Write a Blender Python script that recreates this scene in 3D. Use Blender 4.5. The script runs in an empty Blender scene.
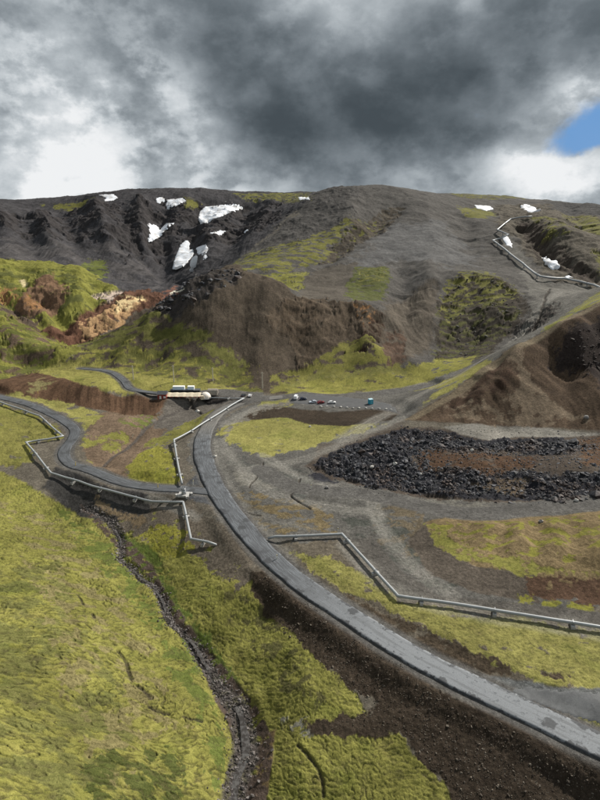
import bpy, bmesh, math, random
import numpy as np
from mathutils import Vector
random.seed(7); rng=np.random.default_rng(7)
R=math.radians
sc=bpy.context.scene
col=sc.collection
# ------------------------------------------------------------------ camera
CH=100.0; PITCH=R(17.5); FP=555.0
cp,sp=math.cos(PITCH),math.sin(PITCH)
def ray(px,py):
    a=(np.asarray(px,float)-300)/FP; b=(400-np.asarray(py,float))/FP
    return a, cp+b*sp, -sp+b*cp            # x, y, z
cam_d=bpy.data.cameras.new('camera'); cam=bpy.data.objects.new('camera',cam_d); col.objects.link(cam)
cam.location=(0,0,CH); cam.rotation_euler=(R(90)-PITCH,0,0)
cam_d.sensor_fit='HORIZONTAL'; cam_d.sensor_width=36; cam_d.lens=36*FP/600
cam_d.clip_start=1; cam_d.clip_end=20000
sc.camera=cam
# ------------------------------------------------------------------ numpy noise
_perm=rng.permutation(256).astype(np.int32); _perm=np.concatenate([_perm,_perm])
_ang=rng.uniform(0,2*np.pi,256); _gx=np.cos(_ang).astype(np.float32); _gy=np.sin(_ang).astype(np.float32)
def perlin(x,y):
    x=np.asarray(x,np.float32); y=np.asarray(y,np.float32)
    xf=np.floor(x); yf=np.floor(y)
    xi=xf.astype(np.int32)&255; yi=yf.astype(np.int32)&255
    x=x-xf; y=y-yf
    u=x*x*x*(x*(x*6-15)+10); v=y*y*y*(y*(y*6-15)+10)
    def g(ix,iy,dx,dy):
        h=_perm[(_perm[ix&255]+iy)&511]
        return _gx[h]*dx+_gy[h]*dy
    n00=g(xi,yi,x,y); n10=g(xi+1,yi,x-1,y); n01=g(xi,yi+1,x,y-1); n11=g(xi+1,yi+1,x-1,y-1)
    a=n00+u*(n10-n00); b=n01+u*(n11-n01)
    return 1.45*(a+v*(b-a))
def fbm(x,y,oct=4,gain=.5,off=0):
    s=0; a=1; t=0
    for i in range(oct):
        s=s+a*perlin(x+off+17.3*i,y-off+9.1*i); t+=a; a*=gain; x=x*2.03; y=y*2.03
    return s/t
def ridged(x,y,oct=4,gain=.5,off=0):
    s=0; a=1; t=0
    for i in range(oct):
        n=1-np.abs(perlin(x+off+13.7*i,y+off+5.3*i)); s=s+a*n*n; t+=a; a*=gain; x=x*2.07; y=y*2.07
    return s/t
def billow(x,y,oct=3,gain=.5,off=0):
    s=0; a=1; t=0
    for i in range(oct):
        s=s+a*np.abs(perlin(x+off+3.7*i,y+off+7.3*i)); t+=a; a*=gain; x=x*2.07; y=y*2.07
    return s/t
def sstep(a,b,x):
    t=np.clip((x-a)/(b-a),0,1); return t*t*(3-2*t)
# ------------------------------------------------------------------ landform: heights measured at landmarks
ctl=[]
def PZ(px,py,z):
    x,y,dz=ray(px,py); t=(z-CH)/dz; ctl.append((x*t,y*t,z))
def PY(px,py,Y):
    x,y,dz=ray(px,py); t=Y/y; ctl.append((x*t,Y,CH+dz*t))
def W(x,y,z): ctl.append((x,y,z))
# valley floor and roads
for a in [(600,745,0),(660,770,0),(450,675,0),(380,630,0),(300,583,0),(250,540,0),(215,500,0),(200,465,0),(205,435,0),(244,397,0),(300,398,.5),(340,402,.5),(390,408,.5),
          (184,494,-1),(150,492,-2),(100,484,-3),(60,465,-3),(70,440,-2),(60,425,0),(0,400,4),(-60,395,6),
          (55,503,-9),(75,515,-9.5),(120,540,-10),(145,575,-10.7),(165,605,-11),(200,650,-12),(250,730,-13.5),(235,800,-14.5),(225,880,-15),
          (100,470,-6.5),(140,440,-5),(165,425,-4),(185,408,-4),(205,400,-3),
          (0,470,-5),(20,480,-5),(0,540,0),(0,600,5),(0,680,11),(0,760,16),(0,850,19),(100,800,5),(100,700,0),(100,620,-3),(60,560,-3),(150,740,-4),(180,700,-9),(200,800,-8),
          (-150,700,27),(-150,500,10),(-250,800,40),(-150,420,12),
          (200,600,-6),(230,570,-2.6),(250,650,-8),(300,760,-9),(350,700,-5.5),(400,760,-6),(450,800,-7),(350,800,-9.5),(300,680,-5),(170,520,-3.4),(150,545,-6.2),
          (330,625,-2),(420,695,-2),(520,760,-3),(600,800,-4.5),(700,900,-6),
          (600,690,.6),(700,700,.6),(500,630,1),(600,660,1.2),(400,570,1),(340,545,.8),(280,530,.6),(700,640,2),
          (450,595,1),(600,620,1.6),(430,550,1),(600,598,2),(600,548,8),(520,570,3.5),(500,530,6),(430,520,3),(700,560,9),(700,610,3),
          (400,505,1),(520,512,4),(600,497,6),(700,490,7),(330,500,0),(300,470,0),(270,460,0),(330,440,0),(290,430,0),
          (400,480,1),(500,485,3),(400,450,3),(470,440,4),(560,440,5),(480,462,6),(580,462,9),(500,430,3),(590,434,5),(700,450,8),
          (150,470,0),(175,465,-.5),(120,425,-1),(90,440,-3),(110,450,-5)]: PZ(*a)
# brown bank and plateau, middle left
for a in [(0,383,9),(60,382,7),(100,386,6),(165,392,2),(120,375,6),(60,400,0),(110,412,-2),(30,398,3),(200,390,1),(250,388,1)]: PZ(*a)
# spoil spur with the cut face, right
for a in [(410,417,275),(430,407,280),(450,395,288),(480,371,300),(520,346,312),(560,324,325),(600,303,338),(660,275,355),
          (430,424,262),(480,424,258),(560,428,252),(640,430,250),(520,385,285),(560,375,295),(600,370,292),(560,400,272),(600,400,265),(480,400,276),(600,340,312),
          (590,292,440),(640,280,440),(560,298,470),(500,350,380),(450,379,335),(420,392,320),(530,325,420)]: PY(*a)
# front brown hill
for a in [(80,345,420),(120,325,432),(150,309,445),(175,291,455),(200,279,465),(230,268,480),(255,275,478),(280,285,472),(300,296,468),(330,303,460),(350,303,455),(380,310,445),
          (100,372,375),(150,365,380),(230,385,352),(310,385,352),(380,382,352),(380,350,385),(330,345,400),(280,345,400),(230,320,412),(180,330,410),(150,345,402),
          (430,385,345),(430,350,420),(440,320,470),(480,360,360),(520,335,410),(530,310,450),(500,285,520),(460,275,560),(425,300,520)]: PY(*a)
for px,py,Y in [(120,325,432),(150,309,445),(175,291,455),(200,279,465),(230,268,480),(270,281,476)]:
    x,y,dz=ray(px,py); t=Y/y; W(x*t-12,Y+50,CH+dz*t-17)
# main hill and summit
for a in [(305,285,560),(330,285,560),(375,280,560),(345,262,640),(300,250,700),(250,264,620),(400,262,650),(450,262,640),(400,240,740),(350,235,780),(430,222,860),(370,212,890),(320,215,880),
          (322,190,1010),(345,187,1010),(370,186,1010),(400,187,1020),(430,193,1060),(460,197,1120),(300,206,960),(270,233,850),(243,257,740),(470,230,820),(500,255,690),(520,268,620)]: PY(*a)
# right uplands
for a in [(545,279,560),(600,289,530),(660,300,500),(528,218,880),(498,233,790),(512,245,740),(560,232,700),(545,240,690),(555,262,610),(600,250,630),(580,270,580),(660,240,640),(600,222,800),
          (490,195,1180),(520,197,1180),(545,201,1150),(562,205,1120),(580,203,1130),(605,207,1150),(660,210,1150),(560,215,900),(480,212,980)]: PY(*a)
# snowy back ridge
for a in [(-60,199,1080),(0,205,1080),(20,210,1090),(45,214,1120),(80,207,1150),(90,196,1180),(110,192,1190),(150,191,1200),(200,189,1250),(250,192,1300),(300,192,1320),
          (0,235,900),(-60,235,880),(60,240,900),(60,262,790),(0,255,780),(120,255,880),(150,290,740),(110,285,750),(150,230,1000),(125,225,1000),(190,258,900),(195,285,730),(225,268,760),(220,225,1050),(250,215,1130),(260,228,1000),(170,275,800)]: PY(*a)
# green hills left
for a in [(-60,255,600),(0,262,600),(50,264,600),(90,276,580),(115,291,550),(0,300,500),(40,290,520),(55,310,490),(40,325,455),(0,325,440),(-60,320,440),(0,350,400),(60,352,405),(82,344,440),(30,370,380),
          (110,315,490),(135,300,530),(155,293,560),(80,322,480),(0,375,370),(-80,370,360)]: PY(*a)
for a in [(0,262,600),(50,264,600),(90,276,580)]:
    x,y,dz=ray(a[0],a[1]); t=a[2]/y; W(x*t,a[2]+70,CH+dz*t-14)
for x in (-900,-300,300,900): W(x,2000,110); W(x*1.6,3200,100)
for x,y,z in [(-300,-100,40),(0,-150,-10),(300,-100,0),(0,30,-13),(150,20,-8),(-120,20,22),(400,200,10),(500,400,60),(-500,300,60),(-800,700,90),(900,700,90)]: W(x,y,z)
ctl=np.array(ctl)
_cx,_cy,_cz=ctl.T
def _k(d): return np.sqrt(d*d+16.0)
def _solve():
    n=len(ctl); D=np.hypot(_cx[:,None]-_cx[None],_cy[:,None]-_cy[None])
    A=np.zeros((n+3,n+3)); A[:n,:n]=_k(D)-np.eye(n)*1.2; P=np.stack([np.ones(n),_cx/500,_cy/500],1)
    A[:n,n:]=P; A[n:,:n]=P.T
    return np.linalg.solve(A,np.concatenate([_cz,np.zeros(3)]))
_w=_solve()
def base(x,y):
    sh=np.shape(x); x=np.ravel(x).astype(np.float32); y=np.ravel(y).astype(np.float32); out=np.empty(len(x),np.float64)
    n=len(ctl); w=_w[:n].astype(np.float32); cx=_cx.astype(np.float32); cy=_cy.astype(np.float32)
    for i in range(0,len(x),20000):
        s=slice(i,i+20000); dx=x[s,None]-cx; dy=y[s,None]-cy
        out[s]=np.sqrt(dx*dx+dy*dy+16.)@w+_w[n]+_w[n+1]*x[s]/500+_w[n+2]*y[s]/500
    return out.reshape(sh)
_gX=np.arange(-1400,1401,5.); _gY=np.arange(-100,2401,4.)
_B=base(*np.meshgrid(_gX,_gY))
def bil(G,x,y):
    fx=np.clip((x+1400)/5.,0,len(_gX)-1.001); fy=np.clip((y+100)/4.,0,len(_gY)-1.001)
    ix=fx.astype(int); iy=fy.astype(int); u=fx-ix; v=fy-iy
    return (G[iy,ix]*(1-u)+G[iy,ix+1]*u)*(1-v)+(G[iy+1,ix]*(1-u)+G[iy+1,ix+1]*u)*v
_ts=np.concatenate([np.linspace(40,500,700),np.linspace(501,1700,800)])
def at(px,py,up=0.):
    """ground position seen at a place in the view; the first terrain the sight line meets"""
    px=np.atleast_1d(px).astype(float); py=np.atleast_1d(py).astype(float)
    x,y,dz=ray(px,py)
    T=_ts[None,:]/y[:,None]
    X=x[:,None]*T; Yy=y[:,None]*T; Z=CH+dz[:,None]*T
    h=bil(_B,X,Yy)+up; hit=Z<h
    i=np.argmax(hit,1); none=~hit.any(1)
    i=np.clip(i,1,None); r=np.arange(len(px)); d0=(Z-h)[r,i-1]; d1=(Z-h)[r,i]
    f=np.clip(d0/(d0-d1+1e-9),0,1); t=T[r,i-1]+f*(T[r,i]-T[r,i-1])
    t=np.where(none,1400/y,t)
    return np.stack([x*t,y*t],1)
def line(pts,step=6):
    """subdivide an outline, then put it on the ground"""
    out=[]
    for (a,b),(c,d) in zip(pts[:-1],pts[1:]):
        n=max(1,int(math.hypot(c-a,d-b)/step))
        for i in range(n): out.append((a+(c-a)*i/n,b+(d-b)*i/n))
    out.append(pts[-1]); o=np.array(out); return at(o[:,0],o[:,1])
def poly_sd(P,x,y):
    inside=np.zeros(len(x),bool); d2=np.full(len(x),1e12,np.float32)
    Q=np.roll(P,-1,0)
    for (ax,ay),(bx,by) in zip(P.astype(np.float32),Q.astype(np.float32)):
        ex,ey=bx-ax,by-ay; L=ex*ex+ey*ey
        if L<1e-6: continue
        wx=x-ax; wy=y-ay; t=np.clip((wx*ex+wy*ey)/L,0,1)
        dx=wx-t*ex; dy=wy-t*ey; np.minimum(d2,dx*dx+dy*dy,out=d2)
        c=(ay>y)!=(by>y)
        if ey!=0: inside^=c&(x<ex*(y-ay)/ey+ax)
    return np.where(inside,1,-1)*np.sqrt(d2)
def path_near(P,x,y):
    """distance to a path and the arc length of the nearest point"""
    best=np.full(len(x),1e12); sarc=np.zeros(len(x)); s=0.; side=np.zeros(len(x))
    for (ax,ay),(bx,by) in zip(P[:-1],P[1:]):
        ex,ey=bx-ax,by-ay; L=ex*ex+ey*ey
        t=np.clip(((x-ax)*ex+(y-ay)*ey)/L,0,1); dx=x-ax-t*ex; dy=y-ay-t*ey; d=dx*dx+dy*dy
        m=d<best; best=np.where(m,d,best); sarc=np.where(m,s+t*math.sqrt(L),sarc); s+=math.sqrt(L)
    return np.sqrt(best),sarc
def smooth_path(pts,step=3.0,it=3):
    P=np.array(pts,float)
    for _ in range(it):
        Q=np.empty((2*len(P),2)); Q[0]=P[0]; Q[-1]=P[-1]
        Q[1:-1:2]=.75*P[:-1]+.25*P[1:]; Q[2:-1:2]=.25*P[:-1]+.75*P[1:]; P=Q
    d=np.concatenate([[0],np.cumsum(np.hypot(*np.diff(P,axis=0).T))])
    s=np.arange(0,d[-1],step); return np.stack([np.interp(s,d,P[:,0]),np.interp(s,d,P[:,1])],1),d[-1]
# ------------------------------------------------------------------ surface layers, in painting order
# (colour, hummock, rock, rubble, streak, cover, cover scale m, ragged, feather, outline)
C_DARK=(.044,.042,.044); C_SCREE=(.088,.083,.076); C_BROWN=(.088,.066,.048); C_MOSS=(.175,.168,.044); C_MOSSY=(.212,.198,.062); C_FAR_SHADED=(.125,.12,.034)  # far moss is darkened so its colour carries cloud shade on the hills
C_GREEN=(.095,.108,.030); C_GRAV=(.112,.106,.094); C_ORANGE=(.22,.12,.055); C_EARTH=(.038,.029,.021); C_LAVA=(.026,.026,.03); C_SAND=(.165,.13,.09)
L=[]
ANG={}
def lay(c,pts,hum=0,rock=0,rub=0,stk=0,cov=1,cs=12,rag=3,fe=1.5): L.append(dict(c=c,pts=pts,hum=hum,rock=rock,rub=rub,stk=stk,cov=cov,cs=cs,rag=rag,fe=fe))
lay(C_DARK,[(-90,185),(330,180),(322,192),(300,207),(270,235),(240,260),(215,275),(200,290),(150,305),(110,300),(60,275),(0,270),(-90,262)],rock=.42,stk=.8,rag=4,fe=4)
lay((.034,.031,.031),[(-90,212),(0,212),(60,215),(100,205),(150,200),(200,200),(260,205),(290,212),(262,232),(215,245),(170,236),(150,250),(128,262),(110,240),(60,238),(0,232),(-90,232)],rock=1.5,stk=.3,cov=.62,cs=42,rag=6)
lay((.06,.056,.056),[(0,240),(60,245),(120,250),(150,262),(170,280),(140,295),(110,285),(60,265),(0,258)],rock=.15,stk=1.,cov=.6,cs=50,rag=6)
lay((.074,.069,.063),[(325,180),(700,180),(700,310),(560,330),(400,400),(240,300),(228,266),(260,245),(300,212)],rock=.3,stk=.10,fe=4)
lay((.062,.058,.054),[(322,188),(372,186),(352,205),(340,228),(310,245),(262,255),(275,232),(303,205)],rock=.6,stk=.6,fe=6,rag=8)
lay((.092,.09,.088),[(385,225),(440,225),(470,245),(475,262),(440,268),(400,262),(352,264),(370,240)],rock=.15,stk=.2,fe=8,rag=8)
lay((.085,.074,.058),[(495,205),(700,205),(700,300),(600,290),(560,283),(530,262),(512,240),(500,225)],rock=.8,stk=.3,fe=3)
lay((.05,.04,.032),[(520,222),(540,225),(560,245),(580,262),(600,272),(600,283),(570,276),(545,262),(528,245)],rock=1.4,cov=.75,fe=3)
lay((.05,.048,.046),[(535,200),(560,202),(600,205),(700,205),(700,216),(600,214),(560,211)],rock=.6,fe=3)
lay(C_FAR_SHADED,[(440,192),(520,194),(525,198),(470,199)],cov=.5,fe=2)
lay(C_FAR_SHADED,[(458,205),(480,208),(492,212),(488,219),(472,216),(462,212)],cov=.75)
lay(C_FAR_SHADED,[(563,212),(585,214),(610,220),(620,238),(585,228),(565,222)],cov=.6,cs=14)
lay(C_FAR_SHADED,[(535,220),(560,222),(570,236),(545,238)],cov=.4,cs=14)
lay(C_FAR_SHADED,[(592,254),(640,250),(640,282),(594,272)],cov=.6)
lay(C_FAR_SHADED,[(45,205),(90,201),(86,209),(72,211),(50,210)],cov=.8); lay(C_FAR_SHADED,[(225,193),(310,193),(312,200),(285,203),(250,199)],cov=.55); lay(C_FAR_SHADED,[(190,199),(200,202),(195,206),(186,205)],cov=.8)
lay(C_GREEN,[(80,262),(95,255),(108,262),(106,278),(92,280)],cov=.7)
# main hill mossy bands
lay(C_FAR_SHADED,[(226,268),(245,255),(290,243),(345,226),(392,212),(380,226),(345,248),(320,262),(275,272),(240,273)],cov=.55,rock=.3,cs=14,rag=5)
lay((.062,.052,.04),[(352,225),(392,205),(404,208),(385,228),(340,256),(318,262)],cov=.7,rock=.8,stk=.5)
lay((.155,.15,.04),[(262,275),(308,269),(304,288),(292,289),(275,281)],cov=.75,rag=2,cs=8); 
lay((.078,.068,.056),[(300,302),(305,276),(318,267),(356,264),(354,290),(345,305),(320,308)],rock=.15)
lay((.075,.082,.028),[(354,267),(384,266),(390,280),(378,302),(350,302),(346,294)],cov=.8,rag=2,cs=9,rock=.3); lay(C_FAR_SHADED,[(356,268),(384,267),(388,280),(358,284)],cov=.42,rag=2,cs=7)
# front brown hill
lay((.064,.051,.038),[(60,380),(80,345),(120,325),(150,308),(175,290),(200,278),(230,267),(255,274),(280,284),(300,298),(320,304),(345,302),(382,310),(388,340),(384,390),(230,395),(100,388)],rock=.42,stk=.35,rag=2)
lay((.04,.035,.032),[(146,314),(172,290),(203,275),(232,269),(242,276),(215,290),(200,302),(175,312)],rock=1.2,cov=.8,cs=8)
lay((.068,.052,.037),[(268,326),(288,300),(345,302),(380,308),(384,332),(372,352),(336,350),(300,372),(288,345)],rock=1.1,stk=.5,cov=.8,cs=10,rag=4)
lay((.19,.105,.05),[(355,306),(374,309),(374,322),(364,328),(356,318)],rock=.8,cov=.35,cs=6); lay((.078,.058,.040),[(285,302),(315,303),(320,325),(300,345),(282,330)],rock=1,cov=.5,cs=7)
lay((.035,.022,.015),[(378,310),(384,312),(384,332),(372,345),(350,368),(340,366),(355,340)],rock=1.5,cov=.5,cs=6)
lay((.105,.103,.032),[(50,382),(78,346),(120,327),(150,310),(172,312),(200,330),(240,352),(262,392),(100,392)],cov=.6,cs=14,hum=.3,rock=.4)
lay((.19,.176,.045),[(60,378),(85,352),(130,340),(190,360),(250,372),(250,388),(100,388)],cov=.38,cs=9,hum=.3,rag=5)
lay((.14,.132,.036),[(272,376),(318,362),(342,340),(366,338),(385,346),(402,362),(430,368),(432,394),(272,392)],cov=.66,cs=12,hum=.3)
lay((.145,.138,.045),[(278,380),(320,372),(390,366),(430,372),(430,392),(290,394)],cov=.5,cs=9)
lay((.078,.066,.052),[(385,300),(432,285),(440,300),(432,352),(400,362),(386,345)],rock=.3,stk=1.1,fe=5)
lay((.075,.05,.036),[(386,330),(402,325),(404,362),(392,366),(384,350)],rock=1,stk=.8,cov=.7)
# crag with moss
lay((.045,.038,.03),[(438,305),(458,276),(490,274),(515,288),(530,303),(522,330),(480,360),(440,360),(432,340)],rock=.75,rag=4)
lay(C_FAR_SHADED,[(446,290),(460,272),(492,272),(524,292),(500,304),(470,306),(440,335)],cov=.52,cs=9,rag=4); lay((.07,.07,.028),[(436,310),(500,300),(526,312),(480,358),(438,360)],cov=.4,cs=8)
lay((.185,.175,.045),[(395,372),(440,360),(478,355),(468,370),(420,386),(330,396),(286,396),(300,384)],cov=.7,cs=9,hum=.3)
lay(C_GRAV,[(540,280),(600,289),(640,292),(640,300),(594,304),(520,345),(450,388),(400,404),(396,398),(440,378),(486,358),(522,332),(533,302),(520,270),(498,235),(505,232),(530,262)],stk=.5,rock=.12)
lay(C_GRAV,[(300,392),(330,396),(400,388),(440,377),(445,382),(402,398),(345,400),(300,399)],rag=1)
lay(C_MOSSY,[(342,400),(402,390),(450,378),(486,360),(492,364),(440,396),(408,414),(392,410),(400,405),(350,398)],cov=.85,hum=.3)
lay(C_MOSS,[(572,308),(600,291),(640,285),(640,292),(600,306),(562,326),(548,330)],cov=.65,cs=8)
lay((.034,.029,.026),[(512,328),(545,306),(560,306),(548,322),(520,338)],rock=1.5,cov=.55,cs=6)
# green hills left
lay((.155,.152,.036),[(-90,250),(0,258),(50,262),(90,272),(122,292),(100,306),(60,330),(84,343),(60,370),(0,392),(-90,392)],hum=.3,rock=.75,rag=3)
lay((.09,.065,.045),[(0,300),(30,305),(60,338),(80,346),(40,372),(0,388)],cov=.5,cs=13,stk=.8,rag=5)
lay((.095,.098,.028),[(-90,310),(0,310),(30,325),(60,342),(40,368),(0,380),(-90,380)],cov=.5,cs=12)
lay((.085,.088,.028),[(-90,262),(50,268),(100,284),(100,300),(60,320),(0,300),(-90,300)],cov=.42,cs=15,rag=6)
lay((.13,.08,.05),[(16,305),(28,285),(36,276),(52,272),(64,290),(60,310),(40,314),(28,312)],rock=1,cov=.92,cs=9)
lay(C_ORANGE,[(24,300),(28,292),(38,300),(36,308),(28,308)],rock=.6,cov=.7,cs=5); lay(C_ORANGE,[(0,288),(9,288),(14,298),(4,300),(0,300)],cov=.7,cs=5); lay((.42,.35,.2),[(18,277),(24,275),(28,282),(22,284)],cov=.8,rag=1)
lay((.06,.045,.035),[(0,300),(20,305),(34,318),(30,322),(14,312),(0,308)],rock=1)
lay((.095,.05,.033),[(46,325),(70,320),(100,302),(120,294),(150,290),(166,294),(160,302),(130,318),(95,340),(78,344),(60,336)],rock=1.0,stk=.5)
lay((.33,.21,.11),[(84,322),(104,310),(118,300),(146,300),(136,310),(112,326),(90,338),(80,334)],rock=.5,stk=.7,cov=.62,cs=9); lay((.6,.46,.25),[(110,308),(122,297),(144,299),(132,308),(116,318)],stk=.4,cov=.65,cs=8,rag=2)
lay((.45,.36,.3),[(98,296),(112,292),(120,293),(108,299)],cov=.7,cs=6); lay((.14,.07,.05),[(162,290),(176,283),(184,287),(172,296)],cov=.7)
lay((.6,.56,.45),[(170,292),(182,284),(196,274),(198,279),(184,289),(175,292)],rag=1,fe=1,cov=.9)
# middle left
lay((.20,.185,.055),[(28,376),(60,360),(130,372),(240,388),(215,394),(165,396),(120,392),(60,380)],cov=.85,hum=.3,cs=8)
lay((.075,.045,.028),[(-60,384),(0,380),(36,372),(70,380),(120,396),(168,398),(160,416),(140,420),(108,412),(60,402),(28,398),(-60,392)],stk=1.3,rock=.2,rag=1.5)
lay((.15,.13,.06),[(26,384),(44,376),(46,384),(30,392)],cov=.6)
lay((.125,.09,.062),[(86,424),(104,412),(150,416),(172,424),(150,448),(132,462),(128,482),(92,472),(84,448)],rock=.25,stk=.3,rag=3)
lay(C_MOSS,[(96,470),(84,450),(92,446),(112,452),(134,440),(122,432),(104,436),(80,436),(88,460)],cov=.62,cs=5,hum=.3)
lay(C_GREEN,[(120,420),(150,414),(168,420),(150,426),(128,428)],cov=.45,cs=6)
lay(C_MOSSY,[(-60,390),(14,392),(60,402),(108,416),(92,428),(88,440),(84,446),(80,424),(52,408),(0,398),(-60,394)],cov=.88,hum=.4)
lay((.165,.155,.045),[(-90,402),(0,404),(40,416),(64,437),(27,442),(36,462),(0,468),(-90,470)],cov=.95,hum=.8)
lay((.19,.18,.035),[(126,470),(138,452),(160,444),(172,450),(178,488),(160,490),(130,484)],hum=1.0,cov=.9,cs=5,rag=2); lay((.15,.145,.04),[(146,444),(170,430),(214,410),(216,414),(200,428),(165,444)],hum=.4,cov=.8,cs=5)
lay((.10,.09,.078),[(168,402),(250,398),(240,404),(212,412),(170,430),(150,428),(160,412)],rock=.35,cov=.9)
lay((.03,.026,.024),[(200,398),(232,400),(222,406),(196,404)],cov=.5)
# centre
lay((.086,.082,.074),[(188,440),(250,404),(270,400),(440,388),(408,420),(345,440),(312,470),(440,498),(700,470),(700,600),(560,612),(400,598),(340,560),(290,566),(240,545),(200,490)],rock=.08,stk=.15,fe=2)
lay(C_MOSSY,[(214,432),(228,424),(252,417),(300,418),(352,420),(384,424),(340,438),(290,452),(266,457),(226,440)],hum=.35,cov=.93,cs=7)
lay(C_MOSSY,[(262,402),(286,399),(292,405),(282,408),(262,408)],cov=.85)
lay(C_EARTH,[(240,421),(250,411),(266,405),(290,408),(330,412),(402,408),(392,420),(350,426),(310,425),(288,417)],rag=1.5,rock=.15)
lay((.03,.03,.035),[(306,474),(312,466),(338,470),(345,478),(325,484),(308,480)],rub=.15,cov=.8,cs=5)
lay((.085,.074,.062),[(318,444),(345,442),(402,420),(404,428),(345,448),(320,466),(312,462)],rag=1.5)
lay((.10,.082,.056),[(420,500),(372,508),(378,540),(420,560),(440,556),(424,530)],cov=.6,stk=.3,cs=6)
lay((.115,.09,.05),[(230,490),(300,500),(340,520),(345,532),(268,536)],cov=.5,cs=6)
lay((.064,.066,.069),[(186,484),(196,474),(214,470),(232,498),(226,512),(208,506),(186,500)],rag=1.4)
lay((.15,.14,.12),[(214,500),(216,510),(224,522),(232,534),(226,532),(214,516)],rag=1,cov=.7,cs=4)
lay((.062,.064,.058),[(240,455),(300,470),(330,492),(300,500),(262,488),(228,462)],cov=.5,cs=9,rag=4)
lay((.058,.060,.052),[(345,508),(400,520),(420,560),(470,592),(440,594),(390,560),(350,530)],cov=.5,cs=8,rag=4)
lay((.125,.118,.102),[(230,470),(330,488),(420,500),(600,486),(700,480),(700,492),(600,502),(520,513),(420,508),(330,498),(240,486)],cov=.6,cs=10,rag=3)
lay((.13,.12,.10),[(225,425),(262,404),(300,399),(300,403),(262,412),(236,428),(224,440)],cov=.6,cs=6,rag=2)
# lava rubble pit
lay((.062,.05,.04),[(306,466),(345,444),(402,427),(520,430),(700,436),(700,505),(620,500),(540,506),(430,498),(380,492),(330,478)],rock=.3,rag=2)
lay(C_LAVA,[(314,464),(345,446),(402,430),(440,430),(480,441),(560,438),(580,450),(560,456),(500,452),(420,448),(412,470),(470,468),(540,474),(700,470),(700,498),(620,497),(560,503),(520,500),(430,496),(380,490),(330,476)],rub=1,rag=2.5,cov=.93,cs=7)
lay((.07,.042,.026),[(412,448),(440,452),(540,456),(548,468),(500,472),(420,470)],rub=.35,cov=.7,cs=6,rag=4); lay((.075,.045,.027),[(575,440),(700,430),(700,474),(590,466)],cov=.7,rub=.2,cs=7)
lay((.085,.065,.045),[(470,486),(500,478),(530,480),(520,496),(490,492)],cov=.8,cs=5)
lay((.17,.16,.14),[(444,427),(480,422),(545,428),(600,434),(560,438),(520,437),(490,441),(460,434)],rag=1)
# cut face
lay((.066,.046,.031),[(404,420),(450,394),(480,369),(520,345),(560,323),(600,302),(700,270),(700,436),(560,428),(470,424)],stk=1.2,rock=.3,rag=1.2)
lay((.13,.10,.07),[(506,352),(522,346),(534,380),(556,404),(584,420),(530,420),(496,398),(520,385)],stk=.8,cov=.85,cs=8,rag=4)
lay((.13,.10,.07),[(440,405),(470,384),(484,378),(470,392),(500,410),(560,424),(470,422)],cov=.5,stk=.8,cs=7)
lay((.03,.023,.02),[(556,340),(600,316),(700,280),(700,402),(600,392),(576,374),(552,366)],rock=1.2,stk=.4,rag=4)
lay((.05,.032,.022),[(470,384),(500,366),(520,372),(500,392),(470,408),(440,412)],stk=1.3,cov=.6,cs=9)
lay((.14,.112,.075),[(404,420),(450,394),(480,369),(520,345),(560,323),(600,302),(600,306),(560,328),(520,351),(480,376),(455,397),(415,420)],rag=1)
# plateau right
lay((.15,.112,.06),[(424,522),(450,514),(500,517),(560,514),(600,510),(700,500),(700,612),(600,600),(530,590),(470,565),(430,544)],rock=.5,hum=.3,rag=1.5)
lay((.17,.16,.035),[(430,520),(500,520),(700,505),(700,560),(600,550),(500,560),(440,540)],cov=.4,cs=6,hum=.4,rag=5)
lay((.074,.062,.05),[(408,540),(424,524),(436,545),(475,566),(536,574),(538,602),(480,594),(430,575)],rag=1.5,rock=.2)
lay((.072,.044,.029),[(532,578),(560,574),(640,580),(640,606),(600,606),(560,602),(534,596)],rock=.5,stk=.4,cov=.75,cs=5,rag=3)
lay(C_MOSS,[(424,524),(434,524),(455,542),(490,556),(540,566),(600,570),(600,574),(520,572),(470,562),(436,545)],cov=.7,cs=5)
lay((.16,.155,.03),[(535,598),(600,606),(700,615),(700,624),(600,616),(500,604)],cov=.6,cs=5)
lay((.078,.072,.064),[(345,540),(372,536),(405,574),(440,596),(520,603),(700,622),(700,640),(600,628),(500,610),(400,594),(345,540)],rag=1,stk=.2)
# moss field by the right pipeline
lay((.098,.084,.064),[(262,542),(345,540),(400,600),(700,640),(700,700),(560,690),(480,674),(400,628),(330,588),(290,572)],rock=.1)
lay(C_MOSSY,[(292,552),(330,556),(372,580),(398,602),(450,610),(520,620),(700,645),(700,692),(600,690),(545,682),(500,668),(455,640),(400,612),(345,588),(306,566)],cov=.88,hum=.55,cs=5)
lay((.06,.046,.032),[(340,588),(400,618),(450,640),(500,664),(560,676),(500,674),(440,654),(390,628),(345,598)],cov=.75,cs=4,rub=.15)
lay((.105,.108,.106),[(470,668),(520,678),(560,688),(700,690),(700,735),(600,738),(560,720),(520,700)],rag=1.5)
lay((.17,.16,.05),[(576,714),(600,706),(640,705),(640,725),(600,728),(585,722)],cov=.8,cs=3)
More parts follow.
